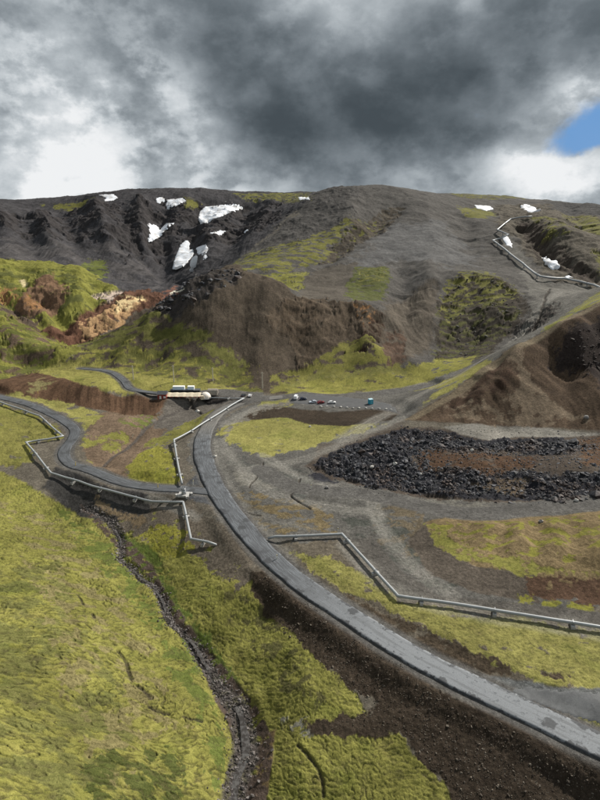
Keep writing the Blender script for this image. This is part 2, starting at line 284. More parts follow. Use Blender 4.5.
# foreground moss
lay(C_MOSS,[(-300,466),(0,470),(40,492),(80,512),(130,508),(190,520),(215,548),(252,576),(350,690),(450,790),(520,1000),(-500,1000)],hum=1,rag=2)
lay((.118,.118,.038),[(-300,620),(60,560),(120,700),(140,1000),(-500,1000)],cov=.5,cs=9,hum=1,rag=6)
lay((.155,.135,.06),[(0,500),(60,520),(140,620),(180,720),(100,800),(60,640)],cov=.42,cs=7,hum=1,rag=6)
lay((.095,.08,.062),[(60,486),(130,500),(190,500),(232,540),(262,578),(238,590),(205,565),(165,545),(110,525),(90,512)],cov=.85,cs=5,rag=3,rock=.15)
lay((.042,.04,.038),[(42,488),(56,468),(100,486),(150,496),(150,512),(110,524),(80,516),(64,504)],rag=1.5,rub=.12)
lay((.18,.17,.03),[(140,536),(158,522),(185,530),(196,548),(170,556),(150,552)],cov=.7,cs=4,hum=.8)
lay((.08,.105,.024),[(118,530),(150,548),(170,580),(185,610),(215,640),(240,690),(228,700),(195,655),(160,610),(150,570),(118,548)],cov=.75,cs=6,hum=.4,rag=3)
lay((.095,.115,.028),[(60,512),(115,545),(150,600),(190,650),(228,720),(215,790),(205,740),(165,650),(130,600),(90,560)],cov=.55,cs=6,hum=.4,rag=4)
lay((.06,.07,.02),[(85,770),(120,750),(165,745),(190,760),(170,820),(90,840)],cov=.55,cs=4,rag=5,hum=.9)
lay((.08,.075,.03),[(220,590),(262,600),(300,650),(320,700),(260,660)],cov=.45,cs=5,hum=.8,rag=5)
lay((.12,.085,.045),[(262,735),(275,730),(272,760),(262,830),(248,830),(256,770)],cov=.85,cs=3,rag=1.5)
lay((.13,.125,.10),[(282,720),(312,718),(320,732),(300,740),(285,732)],cov=.5,cs=3)
lay((.14,.105,.065),[(95,500),(110,505),(150,520),(140,524),(118,518),(100,512)],cov=.8,cs=3)
lay((.07,.052,.042),[(80,504),(120,532),(150,562),(172,600),(205,645),(255,700),(275,740),(262,840),(226,840),(234,740),(194,652),(162,614),(150,577),(114,545),(84,512)],cov=.62,cs=4,rag=1,rub=.08)
# earth strip under the road
lay(C_EARTH,[(246,572),(262,572),(310,603),(360,638),(450,698),(600,762),(700,800),(700,900),(480,900),(452,800),(420,765),(400,735),(375,742),(340,735),(306,736),(306,722),(352,716),(378,704),(350,690),(300,642),(275,622),(252,592)],rag=2.2,rub=.16)
for l in L:
    l['P']=line(l['pts']+[l['pts'][0]],9)[:-1]
    l['bb']=(l['P'].min(0),l['P'].max(0))
    cx,cy=l['P'].mean(0); l['dist']=math.sqrt(cx*cx+cy*cy+1e4)
# ------------------------------------------------------------------ roads and streams (centre lines on the ground)
def cl(pts,step=3): return smooth_path([tuple(p) for p in at([p[0] for p in pts],[p[1] for p in pts])],step)
road_defs={}
def road_def(key,pts,hw): P,n=cl(pts); road_defs[key]=dict(P=P,hw=hw,len=n)
road_def('main',[(720,800),(600,746),(520,709),(450,675),(400,649),(350,618),(300,584),(262,550),(237,521),(219,495),(207,470),(201,450),(204,432),(216,416),(236,404),(262,398),(300,396)],4.0)
road_def('side',[(222,493),(195,491),(160,489),(120,482),(90,474),(68,466),(62,452),(74,438),(76,428),(60,418),(30,406),(0,396),(-60,386)],3.2)
road_def('track',[(262,470),(290,488),(330,492),(370,496),(420,506),(470,514),(530,510),(600,500),(680,486)],3.6)
road_def('hill',[(165,396),(140,392),(128,388),(124,378),(110,372),(80,368)],2.6)
road_def('valleytrack',[(300,395),(340,397),(400,391),(430,384)],3.0)
for r in road_defs.values():
    P=r['P']; z=base(P[:,0],P[:,1]); k=13; zp=np.pad(z,k,mode='edge'); r['z']=np.convolve(zp,np.ones(2*k+1)/(2*k+1),'valid')
    r['s']=np.arange(len(P))*3.0; r['bb']=(P.min(0)-14,P.max(0)+14)
FORMS=[([(395,207),(365,228),(330,255),(300,268)],26,9),([(215,198),(196,222),(178,262)],34,9),([(164,203),(152,232),(160,255),(190,282)],26,18),([(118,212),(130,240),(146,268)],24,9),([(58,214),(72,238),(84,258)],28,9),([(20,212),(30,236),(30,258)],26,7),
 ([(92,202),(106,228),(116,262)],24,-13),([(203,226),(214,245),(206,264)],20,-11),([(40,212),(52,240),(58,260)],22,-9),([(140,198),(140,225),(150,255)],18,-9),([(0,206),(10,236),(8,256)],24,-8),([(250,200),(240,225),(225,252)],22,9),([(275,198),(262,220),(246,250)],16,-7),
 ([(420,200),(430,225),(425,262)],30,-5),([(345,200),(352,222),(345,250)],26,-8),([(460,212),(470,240),(478,262)],26,6),([(400,262),(402,290),(404,350)],16,5),([(430,262),(428,300),(424,350)],14,-5),
 ([(300,300),(298,340),(286,380)],8,2.),([(322,305),(322,345),(318,380)],9,-1.6),([(346,304),(352,345),(345,385)],8,1.6),([(384,312),(390,345),(396,370)],10,2.4),([(366,308),(366,335),(372,362)],9,-2.5),([(252,282),(238,330),(238,380)],9,1.6),([(230,268),(212,320),(205,370)],12,-2.4),([(190,285),(160,345),(140,375)],12,3.5),([(160,308),(130,345),(110,370)],10,-3),([(270,284),(262,330),(262,380)],9,-2.5),
 ([(520,224),(545,252),(575,270),(610,280)],14,9),([(540,215),(565,240),(600,262)],26,-7),([(565,205),(590,235),(620,250)],20,6),
 ([(30,285),(58,315),(80,342)],9,6),([(0,294),(36,322),(78,344)],9,6),([(72,268),(82,295),(70,325)],12,-5),([(20,262),(26,280),(44,300)],14,4),([(100,284),(92,300),(100,318)],10,4),([(0,330),(40,352),(70,360)],14,-4),([(0,352),(40,364),(66,366)],9,3),
 ([(455,280),(452,320),(450,358)],10,1.2),([(490,276),(494,320),(480,352)],12,-2),([(470,275),(474,320),(466,358)],8,1.5),
 ([(470,520),(462,545)],4,1.2),([(505,520),(498,555)],4,1.4),([(540,522),(535,560)],4,1.3),([(575,520),(572,565)],5,1.5),([(520,522),(516,556)],4,-1.0),([(556,520),(552,562)],4,-1.1),
 ([(545,335),(556,365),(584,415)],9,1.2),([(520,346),(505,372),(476,408)],7,-3.5),([(480,372),(466,392),(452,412)],5,2.),([(500,360),(494,385),(490,412)],5,2.2),([(575,320),(582,360),(600,400)],9,-4),
 ([(270,610),(240,640),(214,655)],5,1.2),([(300,660),(262,690),(245,700)],6,1.3),([(10,600),(60,640),(110,700)],8,-1.2),([(60,700),(120,730),(190,740)],6,1.3),([(30,560),(80,590),(150,620)],6,.9)]
FM=[]
for pts,w_,dp in FORMS:
    P,n=cl(pts,6.0); FM.append(dict(P=P,w=w_,dp=dp,bb=(P.min(0)-2.4*w_,P.max(0)+2.4*w_)))
TR=[]
for pts,w_,cm in [([(600,500),(530,511),(470,514),(420,506),(370,497),(330,493),(290,488),(262,470)],3.6,1.28),([(262,455),(300,478),(345,492)],2.5,1.2),([(345,545),(372,575),(410,602),(480,614),(600,632),(700,650)],3.,1.2),([(372,500),(380,530),(410,565),(450,596)],2.6,1.22),
   ([(218,440),(240,468),(270,496),(330,508),(380,512)],3.,1.18),([(212,440),(216,470),(230,500),(255,530),(285,560)],4.5,1.1),([(225,425),(245,412),(268,404)],3.5,1.25),([(232,500),(270,520),(310,530)],2.5,.85),([(560,292),(530,325),(480,362),(440,384),(400,405),(340,440)],4.5,1.25),([(402,418),(345,442),(300,462),(240,470)],2.8,1.2),
   ([(0,528),(60,566),(115,628),(160,690),(190,740)],1.4,.85),([(0,540),(50,580),(90,650)],.8,.8),([(250,566),(300,610),(370,655),(450,705)],1.,1.5),([(300,566),(370,606),(450,650),(520,690)],1.3,1.15),([(150,500),(176,508),(200,520)],2.,1.2)]:
    P,n=cl(pts); TR.append(dict(P=P,w=w_,cm=cm,bb=(P.min(0)-8,P.max(0)+8)))
main=road_defs['main']
for k_,b_ in (('side',0),):   # side road meets the main road level
    r=road_defs[k_]; d,s=path_near(main['P'],r['P'][:,0],r['P'][:,1]); zm=np.interp(s,main['s'],main['z']); w=1-sstep(4,22,d); r['z']=r['z']*(1-w)+zm*w
streams=[([(90,505),(104,515),(118,533),(124,552),(122,566)][:0] or [(86,507),(100,512),(116,526),(122,540),(119,556),(124,562),(148,580),(164,600),(167,620),(180,630),(200,648),(212,672),(232,700),(244,722),(246,750),(238,780),(232,840)],[.5,.5,.55,.6,.6,.65,.7,.75,.85,1.0,1.4,2.0,2.3,2.3,2.3],.7),
         ([(98,470),(112,456),(128,448),(138,436),(150,424),(172,412),(196,404)],[.8,1.0],.7)]
ST=[]
for pts,ws,dp in streams:
    P,n=cl(pts,2.0); ST.append(dict(P=P,s=np.arange(len(P))*2.0,w=np.interp(np.linspace(0,1,len(P)),np.linspace(0,1,len(ws)),ws),dp=dp,bb=(P.min(0)-12,P.max(0)+12)))
cracks=[([(264,462),(258,474),(250,488)],.25,.4),([(300,478),(296,492),(288,496),(302,504),(314,511)],.3,.6),([(345,474),(330,470)],.3,.3),
        ([(78,592),(84,606)],.3,.4),([(90,615),(94,622)],.3,.4),([(118,652),(128,668),(134,680)],.35,.4),([(138,686),(152,698)],.45,.5),([(150,706),(168,712)],.35,.4),([(184,717),(205,724)],.3,.3),
        ([(298,742),(312,760),(324,778),(326,796)],.3,.35),([(190,402),(196,410),(202,414)],.7,.8),([(550,288),(544,302),(540,318),(532,332)],.8,.8),
        ([(228,504),(244,512),(262,516)],.2,.3),([(40,375),(75,384),(60,396)],.1,.1)]
CR=[]
for pts,w,dp in cracks:
    P,n=cl(pts,2.0); CR.append(dict(P=P,w=w,dp=dp,bb=(P.min(0)-6,P.max(0)+6)))
PARK=line([(290,396),(300,394),(345,398),(392,404),(400,410),(380,410),(330,407),(292,404),(290,396)],8)
TENTS=line([(152,392),(200,390),(262,392),(262,399),(240,400),(205,398),(152,399),(152,392)],8)
def inbb(bb,x,y,m=0):
    return np.nonzero((x>bb[0][0]-m)&(x<bb[1][0]+m)&(y>bb[0][1]-m)&(y<bb[1][1]+m))[0]
def fields(x,y,want_col=True):
    x=np.ravel(np.asarray(x,float)); y=np.ravel(np.asarray(y,float)); n=len(x)
    z=base(x,y); dist=np.sqrt(x*x+y*y+1e4)
    far=sstep(260,480,y)
    for f_ in FM:
        i=inbb(f_['bb'],x,y)
        if len(i)==0: continue
        w_=f_['w']; d,s=path_near(f_['P'],x[i]+.45*w_*perlin(x[i]/w_/1.6,y[i]/w_/1.6),y[i]+.3*w_*perlin(x[i]/w_/1.6+9,y[i]/w_/1.6)); L_=max(1.,s.max())
        z[i]-=f_['dp']*np.exp(-(d/w_)**2*1.6)*(sstep(0,.15,s/L_)*.6+.4)*(1-sstep(.7,1.,s/L_)*.6)
    # flatten the beds of roads, yard and car park
    flat=np.zeros(n)
    for r in road_defs.values():
        i=inbb(r['bb'],x,y)
        if len(i)==0: continue
        d,s=path_near(r['P'],x[i],y[i]); w=1-sstep(r['hw']+.8,r['hw']+7,d); zr=np.interp(s,r['s'],r['z'])
        z[i]=z[i]*(1-w)+zr*w; flat[i]=np.maximum(flat[i],1-sstep(r['hw']+.3,r['hw']+2.2,d))
    for P_,zz in ((PARK,.6),(TENTS,.3)):
        i=inbb((P_.min(0),P_.max(0)),x,y,15)
        if len(i):
            sd=poly_sd(P_,x[i].astype(np.float32),y[i].astype(np.float32)); w=sstep(-10,0,sd); z[i]=z[i]*(1-w)+zz*w; flat[i]=np.maximum(flat[i],sstep(-2,0,sd))
    # carve
    wx=x+1.2*perlin(x/9,y/9); wy=y+1.2*perlin(x/9+40,y/9+7)
    wet=np.zeros(n)
    for s_ in ST:
        i=inbb(s_['bb'],x,y)
        if len(i)==0: continue
        d,s=path_near(s_['P'],wx[i],wy[i]); w=np.interp(s,s_['s'],s_['w']); c=1-sstep(w*.75,w*2.2+1.0,d)
        z[i]-=s_['dp']*c*(1-flat[i]); wet[i]=np.maximum(wet[i],1-sstep(w*.9,w*1.4,d))
    crk=np.zeros(n)
    for c_ in CR:
        i=inbb(c_['bb'],x,y)
        if len(i)==0: continue
        d,s=path_near(c_['P'],wx[i],wy[i]); c=(1-sstep(c_['w']*.4,c_['w']*2.2,d))*(1-flat[i]); z[i]-=c_['dp']*c; crk[i]=np.maximum(crk[i],c)
    # materials
    C=np.tile(np.array([.10,.088,.07]),(n,1)); hum=np.zeros(n); rock=np.full(n,.15); rub=np.zeros(n); stk=np.zeros(n); mossy=np.zeros(n)
    xx=x.astype(np.float32); yy=y.astype(np.float32)
    q=dist/FP
    r1=fbm(x/30,y/30,3,off=3.); r2=fbm(x/30+50,y/30+11,3,off=9.); r3=fbm(x/6,y/6,3,off=23.); r4=fbm(x/6+5,y/6+71,3,off=29.)
    r5=fbm(x/1.6,y/1.6,2,off=31.); near=1-sstep(150,400,dist)
    for l in L:
        i=inbb(l['bb'],x,y,l['rag']*l['dist']/FP+8)
        if len(i)==0: continue
        ra=l['rag']*q[i]
        sd=poly_sd(l['P'],xx[i],yy[i]); fe=l['fe']*q[i]*1.0; e=l['dist']/FP
        rg=l['rag']*(1.0 if l['rag']<1.6 else 1.7); sd=sd+e*rg*(2.6*fbm(x[i]/(e*26),y[i]/(e*44),4,.62,off=l['cs']+3.)+1.5*fbm(x[i]/(e*6),y[i]/(e*9),3,.7,off=l['cs']+31.))
        m=sstep(-fe,fe,sd)
        if l['cov']<1:
            cn=fbm(x[i]/l['cs'],y[i]/l['cs']*1.3,4,.6,off=l['cs']*1.7)*1.15+.08*r5[i]
            th=(.5-l['cov'])*1.05; m=m*sstep(th-.09,th+.09,cn)
        m=m.astype(float)
        C[i]=C[i]*(1-m[:,None])+np.array(l['c'])*m[:,None]
        for arr,k in ((hum,'hum'),(rock,'rock'),(rub,'rub'),(stk,'stk')): arr[i]=arr[i]*(1-m)+l[k]*m
        g=1.0 if (l['c'][1]>1.9*l['c'][2] and l['c'][1]>.9*l['c'][0]) else 0.0
        mossy[i]=mossy[i]*(1-m)+g*m
    # relief
    nf=1-flat
    big=ridged(x/85,y/110,5,.5,off=4.)-.55
    fine=ridged(x/16,y/20,4,.55,off=14.)-.55
    sx=x+10*perlin(x/60,y/60); 
    cu=sstep(255,300,y)*sstep(20,60,x-(y-262)*0.2)*(1-sstep(350,400,y)); cx_=sx*.9+y*.43*1.0; streak=fbm(np.where(cu>.5,cx_,sx)/7,y/70,4,.6,off=8.)
    sc_=.25+.75*far
    dz=rock*(11*big*sc_*far+2.6*fine*sc_+.25*fine)
    st3=fbm(np.where(cu>.5,cx_,sx)/2.6+.1*y/9,y/34,3,.6,off=88.); dz+=stk*streak*(1.0*sc_+.25)+.45*stk*st3*(.3+cu)
    dz+=far*3.0*fbm(x/70,y/70,4,off=61.)*(1-sstep(0,8,np.zeros(n)))+ .5*fbm(x/25,y/25,3,off=71.)
    dz+=(far*.18)*(ridged(x/9,y/12,3,.6,off=90.)-.5)+far*(.35+2.4*rock)*fbm(x/22,y/28,5,.55,off=95.)
    # moss cushions: long ripples along the contour mixed with round cells
    wx2=x+1.6*perlin(x/11,y/11)+.4*perlin(x/3.1,y/3.1)+.35*perlin(x/1.1,y/1.1); wy2=y+1.8*perlin(x/17+9,y/17)+.4*perlin(x/3+9,y/3+5)+.32*perlin(x/1.2+31,y/1.2+15)
    xs=x+13+(y-82)*.47; ew=sstep(-6,6,xs); nr_=1-sstep(170,260,y); sk=nr_*xs*(.45*ew-.36*(1-ew)); wy2=wy2+sk; ysk=y+sk; west=nr_*(1-ew); kx=1+.6*far; rp=np.abs(perlin(wx2/3.1/kx,wy2/1.4/kx)); rp2=np.abs(perlin(wx2/1.9+40,wy2/.8+7)); ce=np.abs(perlin(wx2/1.9/kx+70,wy2/1.7/kx+13)); ce2=np.abs(perlin(wx2/.9+20,wy2/.8+3))
    rip=sstep(0,.30,rp)*.75+.25*sstep(0,.3,rp2); cell=sstep(0,.30,ce)*.7+.3*sstep(0,.3,ce2)
    mixn=sstep(-.05,.35,fbm(x/22,y/22,2,off=55.))
    hh=np.where(y<260,1,1+.3*far)
    dz+=hum*(.18+.30*west)*hh*((1-mixn)*rip+mixn*cell-.6)+hum*.6*fbm(x/7,y/7,3,off=37.)
    dz+=mossy*.16*billow(x/.9,y/.7,2,off=77.)*near
    # rubble: broken blocks
    rb=billow(x/5.5,y/5.5,4,.62,off=27.)
    dz+=rub*(4.0*rb-.8+1.6*fbm(x/18,y/18,2,off=6.))
    dz+=.10*near*fbm(x/.9,y/.9,2,off=44.)
    z=z+dz*nf
    if not want_col: return z
    # colour of the ground itself
    v=1+.42*fbm(x/26,y/26,4,off=12.)+.26*fbm(x/3.6,y/3.6,3,off=15.)+.35*far*fbm(x/11,y/14,4,.65,off=16.)
    v+=.5*stk*streak+.35*stk*st3
    v+=rock*.55*fine*(.4+.6*far)
    C=C*np.clip(v,.35,1.9)[:,None]
    for tr in TR:
        i=inbb(tr['bb'],x,y)
        if len(i)==0: continue
        d,s_=path_near(tr['P'],x[i]+.8*r3[i],y[i]+.8*r4[i]); m=(1-sstep(tr['w']*.5,tr['w']*1.5,d+1.2*r3[i]))
        k=tr['cm']*(1+.35*fbm(d/.55,s_/45,3,.6,off=7.)); m=m*(.75+.5*fbm(s_/14,d/3,2)); m=np.clip(m,0,1)
        C[i]*=(1+(k-1)*m)[:,None]; 
        if tr['w']>1.5:
            C[i]=C[i]*(1-.8*m[:,None])+np.array([.138,.131,.116])*k[:,None]*.8*m[:,None]; mossy[i]*=1-m; hum[i]*=1-m
    # moss: shade of the creases put into the colour, then patchy olive, brown and pale tones
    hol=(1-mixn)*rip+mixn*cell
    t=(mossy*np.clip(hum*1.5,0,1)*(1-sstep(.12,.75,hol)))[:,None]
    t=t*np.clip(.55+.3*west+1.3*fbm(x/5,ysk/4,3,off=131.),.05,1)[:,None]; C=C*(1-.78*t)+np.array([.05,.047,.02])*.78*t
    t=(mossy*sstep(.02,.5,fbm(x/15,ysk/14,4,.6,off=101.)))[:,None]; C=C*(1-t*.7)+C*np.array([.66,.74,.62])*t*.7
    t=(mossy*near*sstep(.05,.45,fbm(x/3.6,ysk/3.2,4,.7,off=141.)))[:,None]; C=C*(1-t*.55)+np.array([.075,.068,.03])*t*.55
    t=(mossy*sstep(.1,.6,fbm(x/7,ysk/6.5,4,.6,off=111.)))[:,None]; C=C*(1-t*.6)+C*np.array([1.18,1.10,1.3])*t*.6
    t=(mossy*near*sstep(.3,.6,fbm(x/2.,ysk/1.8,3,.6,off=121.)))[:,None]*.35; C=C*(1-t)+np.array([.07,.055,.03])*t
    # worn gravel bands beside roads and yards
    gf=np.clip(flat,0,1)[:,None]; C=C*(1-gf)+np.array([.088,.084,.078])*np.clip(1+.3*r3,.5,1.6)[:,None]*gf
    mossy=mossy*(1-flat)
    wt=wet[:,None]; C=C*(1-wt*.85)+np.array([.07,.062,.056])*np.clip(1+.5*r5,.4,1.8)[:,None]*wt*.85; mossy*=1-wet
    ck=crk[:,None]*.8; C=C*(1-ck)+np.array([.03,.025,.02])*ck
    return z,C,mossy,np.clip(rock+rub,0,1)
def H(x,y): 
    s=np.shape(x); r=fields(x,y,False); return r.reshape(s) if s else float(r[0])
_HX,_HY=np.meshgrid(_gX,_gY); _msk=(_HY<1500)&(np.abs(_HX)<_HY*.75+120); _R=_B.copy(); _R[_msk]=fields(_HX[_msk],_HY[_msk],False); _B=_R
# ------------------------------------------------------------------ node helper
class NT:
    def __init__(s,tree): s.t=tree; tree.nodes.clear()
    def n(s,typ,ins=None,**kw):
        nd=s.t.nodes.new(typ)
        for k,v in kw.items(): setattr(nd,k,v)
        for k,v in (ins or {}).items():
            if isinstance(v,bpy.types.NodeSocket): s.t.links.new(v,nd.inputs[k])
            else: nd.inputs[k].default_value=v
        return nd
    def m(s,op,a,b=0,c=0,clamp=False):
        nd=s.t.nodes.new('ShaderNodeMath'); nd.operation=op; nd.use_clamp=clamp
        for i,v in enumerate((a,b,c)):
            if isinstance(v,bpy.types.NodeSocket): s.t.links.new(v,nd.inputs[i])
            else: nd.inputs[i].default_value=v
        return nd.outputs[0]
    def mr(s,v,a,b,c=0,d=1,smooth=True):
        nd=s.n('ShaderNodeMapRange',{0:v,1:a,2:b,3:c,4:d}); nd.interpolation_type='SMOOTHSTEP' if smooth else 'LINEAR'; return nd.outputs[0]
    def mix(s,f,a,b,bt='MIX'):
        nd=s.t.nodes.new('ShaderNodeMix'); nd.data_type='RGBA'; nd.blend_type=bt
        for i,v in ((0,f),(6,a),(7,b)):
            if isinstance(v,bpy.types.NodeSocket): s.t.links.new(v,nd.inputs[i])
            else: nd.inputs[i].default_value=v if i==0 else (*v,1)
        return nd.outputs[2]
    def noise(s,vec,scale,detail=4,rough=.55,out=0,dist=0):
        return s.n('ShaderNodeTexNoise',{'Vector':vec,'Scale':scale,'Detail':detail,'Roughness':rough,'Distortion':dist}).outputs[out]
def mat(name): m=bpy.data.materials.new(name); m.use_nodes=True; return m,NT(m.node_tree)
def finish(t,color,rough=.9,bump=None,bstr=.5,bdist=.2,spec=.2,metal=0):
    p=t.n('ShaderNodeBsdfPrincipled',{'Roughness':rough,'Metallic':metal,'Specular IOR Level':spec})
    if isinstance(color,bpy.types.NodeSocket): t.t.links.new(color,p.inputs['Base Color'])
    else: p.inputs['Base Color'].default_value=(*color,1)
    if bump is not None:
        b=t.n('ShaderNodeBump',{'Height':bump,'Strength':bstr,'Distance':bdist}); t.t.links.new(b.outputs[0],p.inputs['Normal'])
    o=t.n('ShaderNodeOutputMaterial'); t.t.links.new(p.outputs[0],o.inputs[0]); return p
def plain(name,c,rough=.6,metal=0,var=.25,sc_=1.5,spec=.4):
    m,t=mat(name); g=t.n('ShaderNodeNewGeometry').outputs['Position']
    f=t.noise(g,sc_,5,.6); k=t.mr(f,.3,.7,1-var,1+var,False)
    v=t.n('ShaderNodeVectorMath',{0:c,3:k},operation='SCALE')
    finish(t,v.outputs[0],rough,spec=spec,metal=metal); return m
# ground material
m_ground,t=mat('ground')
pos=t.n('ShaderNodeNewGeometry').outputs['Position']
C_=t.n('ShaderNodeVertexColor',layer_name='ground_colour').outputs[0]
mk=t.n('ShaderNodeVertexColor',layer_name='ground_kind').outputs[0]
sep=t.n('ShaderNodeSeparateColor',{0:mk}); gm,gr=sep.outputs[0],sep.outputs[1]
n1=t.noise(pos,.9,6,.65); n2=t.noise(pos,4.2,4,.7); n3=t.noise(pos,.22,5,.6)
vo=t.n('ShaderNodeTexVoronoi',{'Vector':pos,'Scale':2.4}); vc=t.n('ShaderNodeSeparateColor',{0:vo.outputs['Color']}).outputs[0]
ma=t.m('MULTIPLY_ADD',gm,-.55,1); va=t.m('ADD',1,t.m('MULTIPLY',ma,t.m('MULTIPLY',t.m('SUBTRACT',n1,.5),1.9))); vb=t.m('ADD',1,t.m('MULTIPLY',t.m('SUBTRACT',n2,.5),1.9)); vd=t.mr(n3,.32,.68,.86,1.14,False)
v=t.m('MULTIPLY',t.m('MULTIPLY',va,vb),vd)
stone=t.m('MULTIPLY',t.mr(vc,.86,.97,0,1),t.m('SUBTRACT',1,gm,clamp=True))   # scattered paler stones
v=t.m('MULTIPLY',v,t.m('MULTIPLY_ADD',stone,.3,1))
cc=t.n('ShaderNodeVectorMath',{0:C_,3:v},operation='SCALE').outputs[0]
mg=t.mix(t.m('MULTIPLY',gm,t.mr(n2,.5,.72,0,.25)),cc,(.24,.205,.085))         # straw-coloured blades in the moss
mg=t.mix(t.m('MULTIPLY',gm,t.mr(n1,.50,.34,0,.3)),mg,(.05,.062,.014))
bh=t.m('ADD',t.m('MULTIPLY',n1,.7),t.m('MULTIPLY',n2,.3))
bh=t.m('MULTIPLY',bh,t.m('MULTIPLY_ADD',gm,-.35,1)); finish(t,mg,.95,bh,.85,.55,.05)
# ------------------------------------------------------------------ mesh helpers
def mesh_obj(name,verts,faces,m,parent=None,smooth=False):
    me=bpy.data.meshes.new(name); me.from_pydata([tuple(map(float,v)) for v in verts],[],faces); me.update()
    if m: me.materials.append(m)
    if smooth: me.polygons.foreach_set('use_smooth',[True]*len(me.polygons))
    o=bpy.data.objects.new(name,me); col.objects.link(o)
    if parent is not None: o.parent=parent
    return o
def struct(o): o['kind']='structure'; return o
def tag(o,label,cat,group=None,kind=None):
    o['label']=label; o['category']=cat
    if group: o['group']=group
    if kind: o['kind']=kind
    return o
def empty(name,loc,rz=0):
    o=bpy.data.objects.new(name,None); col.objects.link(o); o.location=loc; o.rotation_euler=(0,0,rz); o.empty_display_size=.5; return o
def grid_mesh(name,X,Y,Z,m):
    r,c=X.shape; me=bpy.data.meshes.new(name); co=np.stack([X.ravel(),Y.ravel(),Z.ravel()],1).astype(np.float32)
    idx=np.arange(r*c).reshape(r,c); q=np.stack([idx[:-1,:-1],idx[:-1,1:],idx[1:,1:],idx[1:,:-1]],-1).reshape(-1,4).astype(np.int32)
    me.vertices.add(r*c); me.vertices.foreach_set('co',co.ravel())
    me.loops.add(q.size); me.loops.foreach_set('vertex_index',q.ravel())
    me.polygons.add(len(q)); me.polygons.foreach_set('loop_start',np.arange(0,q.size,4,dtype=np.int32))
    me.polygons.foreach_set('use_smooth',np.ones(len(q),bool))
    me.update(calc_edges=True); me.materials.append(m)
    o=bpy.data.objects.new(name,me); col.objects.link(o); return o
def vcol(me,name,arr):
    a=me.color_attributes.new(name,'FLOAT_COLOR','POINT'); a.data.foreach_set('color',np.concatenate([arr,np.ones((len(arr),1))],1).astype(np.float32).ravel())
class MB:
    def __init__(s): s.v=[]; s.f=[]
    def add(s,v,f): k=len(s.v); s.v+=[tuple(p) for p in v]; s.f+=[tuple(i+k for i in q) for q in f]
    def box(s,c,d,rz=0,taper=1.0):
        cx,cy,cz=c; a,b,h=d[0]/2,d[1]/2,d[2]/2; ca,sa=math.cos(rz),math.sin(rz); v=[]
        for z,k in ((-h,1),(h,taper)):
            for x,y in ((-a,-b),(a,-b),(a,b),(-a,b)): x*=k; y*=k; v.append((cx+x*ca-y*sa,cy+x*sa+y*ca,cz+z))
        s.add(v,[(3,2,1,0),(4,5,6,7),(0,1,5,4),(1,2,6,5),(2,3,7,6),(3,0,4,7)])
    def tube(s,pts,r,n=10,caps=True):
        pts=[Vector(p) for p in pts]; rings=[]; 
        rr=r if hasattr(r,'__len__') else [r]*len(pts)
        for i,p in enumerate(pts):
            a=(pts[i]-pts[i-1]).normalized() if i>0 else None; b=(pts[i+1]-pts[i]).normalized() if i<len(pts)-1 else None
            d=(a+b).normalized() if a is not None and b is not None else (a or b)
            k=1/max(.5,d.dot(a)) if (a is not None and b is not None) else 1
            up=Vector((0,0,1)) if abs(d.z)<.95 else Vector((1,0,0))
            sx=d.cross(up).normalized(); sy=sx.cross(d).normalized()
            rings.append([p+sx*(math.cos(t)*rr[i]*k)+sy*(math.sin(t)*rr[i]) for t in [2*math.pi*j/n for j in range(n)]])
        v=[q for g in rings for q in g]; f=[]
        for i in range(len(rings)-1):
            for j in range(n): f.append((i*n+j,i*n+(j+1)%n,(i+1)*n+(j+1)%n,(i+1)*n+j))
        if caps: f.append(tuple(range(n-1,-1,-1))); f.append(tuple((len(rings)-1)*n+j for j in range(n)))
        s.add(v,f)
    def build(s,name,m,parent=None,smooth=False): return mesh_obj(name,s.v,s.f,m,parent,smooth)
def blob_rock(seed,sx,sy,sz,rough=.28,sub=2):
    bm=bmesh.new(); bmesh.ops.create_icosphere(bm,subdivisions=sub,radius=1); rr=random.Random(seed); o=Vector((rr.random()*90,rr.random()*90,rr.random()*90))
    from mathutils import noise as mn
    for v in bm.verts:
        k=1+rough*mn.noise(v.co*1.3+o)*1.6+rough*.6*mn.noise(v.co*3.1+o)
        v.co=Vector((v.co.x*sx*k,v.co.y*sy*k,v.co.z*sz*k))
    vs=[tuple(v.co) for v in bm.verts]; fs=[tuple(v.index for v in f.verts) for f in bm.faces]; bm.free(); return vs,fs
# ------------------------------------------------------------------ ground sheet
az_in=np.linspace(-39,39,1460); az=np.concatenate([np.linspace(-75,-39.6,50),az_in,np.linspace(39.6,75,50)])
rows=[20.]
while rows[-1]<1500:
    r=rows[-1]; st=min(.00125*(r*r+1e4)/1e2,1.55) *(.8 if r<180 else 1) if r>45 else 1.0
    if r>1150: st=3.0
    rows.append(r+st)
while rows[-1]<3600: rows.append(rows[-1]*1.03)
rows=np.array(rows)
RR,AA=np.meshgrid(rows,np.radians(az),indexing='ij')
GX=RR*np.tan(np.clip(AA,-1.25,1.25)); GY=RR.copy()
# keep the sheet wide enough near the camera
Z,Cc,mo,rk=[],[],[],[]
fx,fy=GX.ravel(),GY.ravel()
for i in range(0,len(fx),250000):
    a,b,c,d=fields(fx[i:i+250000],fy[i:i+250000]); Z.append(a); Cc.append(b); mo.append(c); rk.append(d)
Z=np.concatenate(Z); Cc=np.concatenate(Cc); mo=np.concatenate(mo); rk=np.concatenate(rk)
print('ground verts',len(Z))
g=grid_mesh('ground',GX,GY,Z.reshape(GX.shape),m_ground); struct(g)
vcol(g.data,'ground_colour',Cc); vcol(g.data,'ground_kind',np.stack([mo,rk,np.zeros(len(mo))],1))
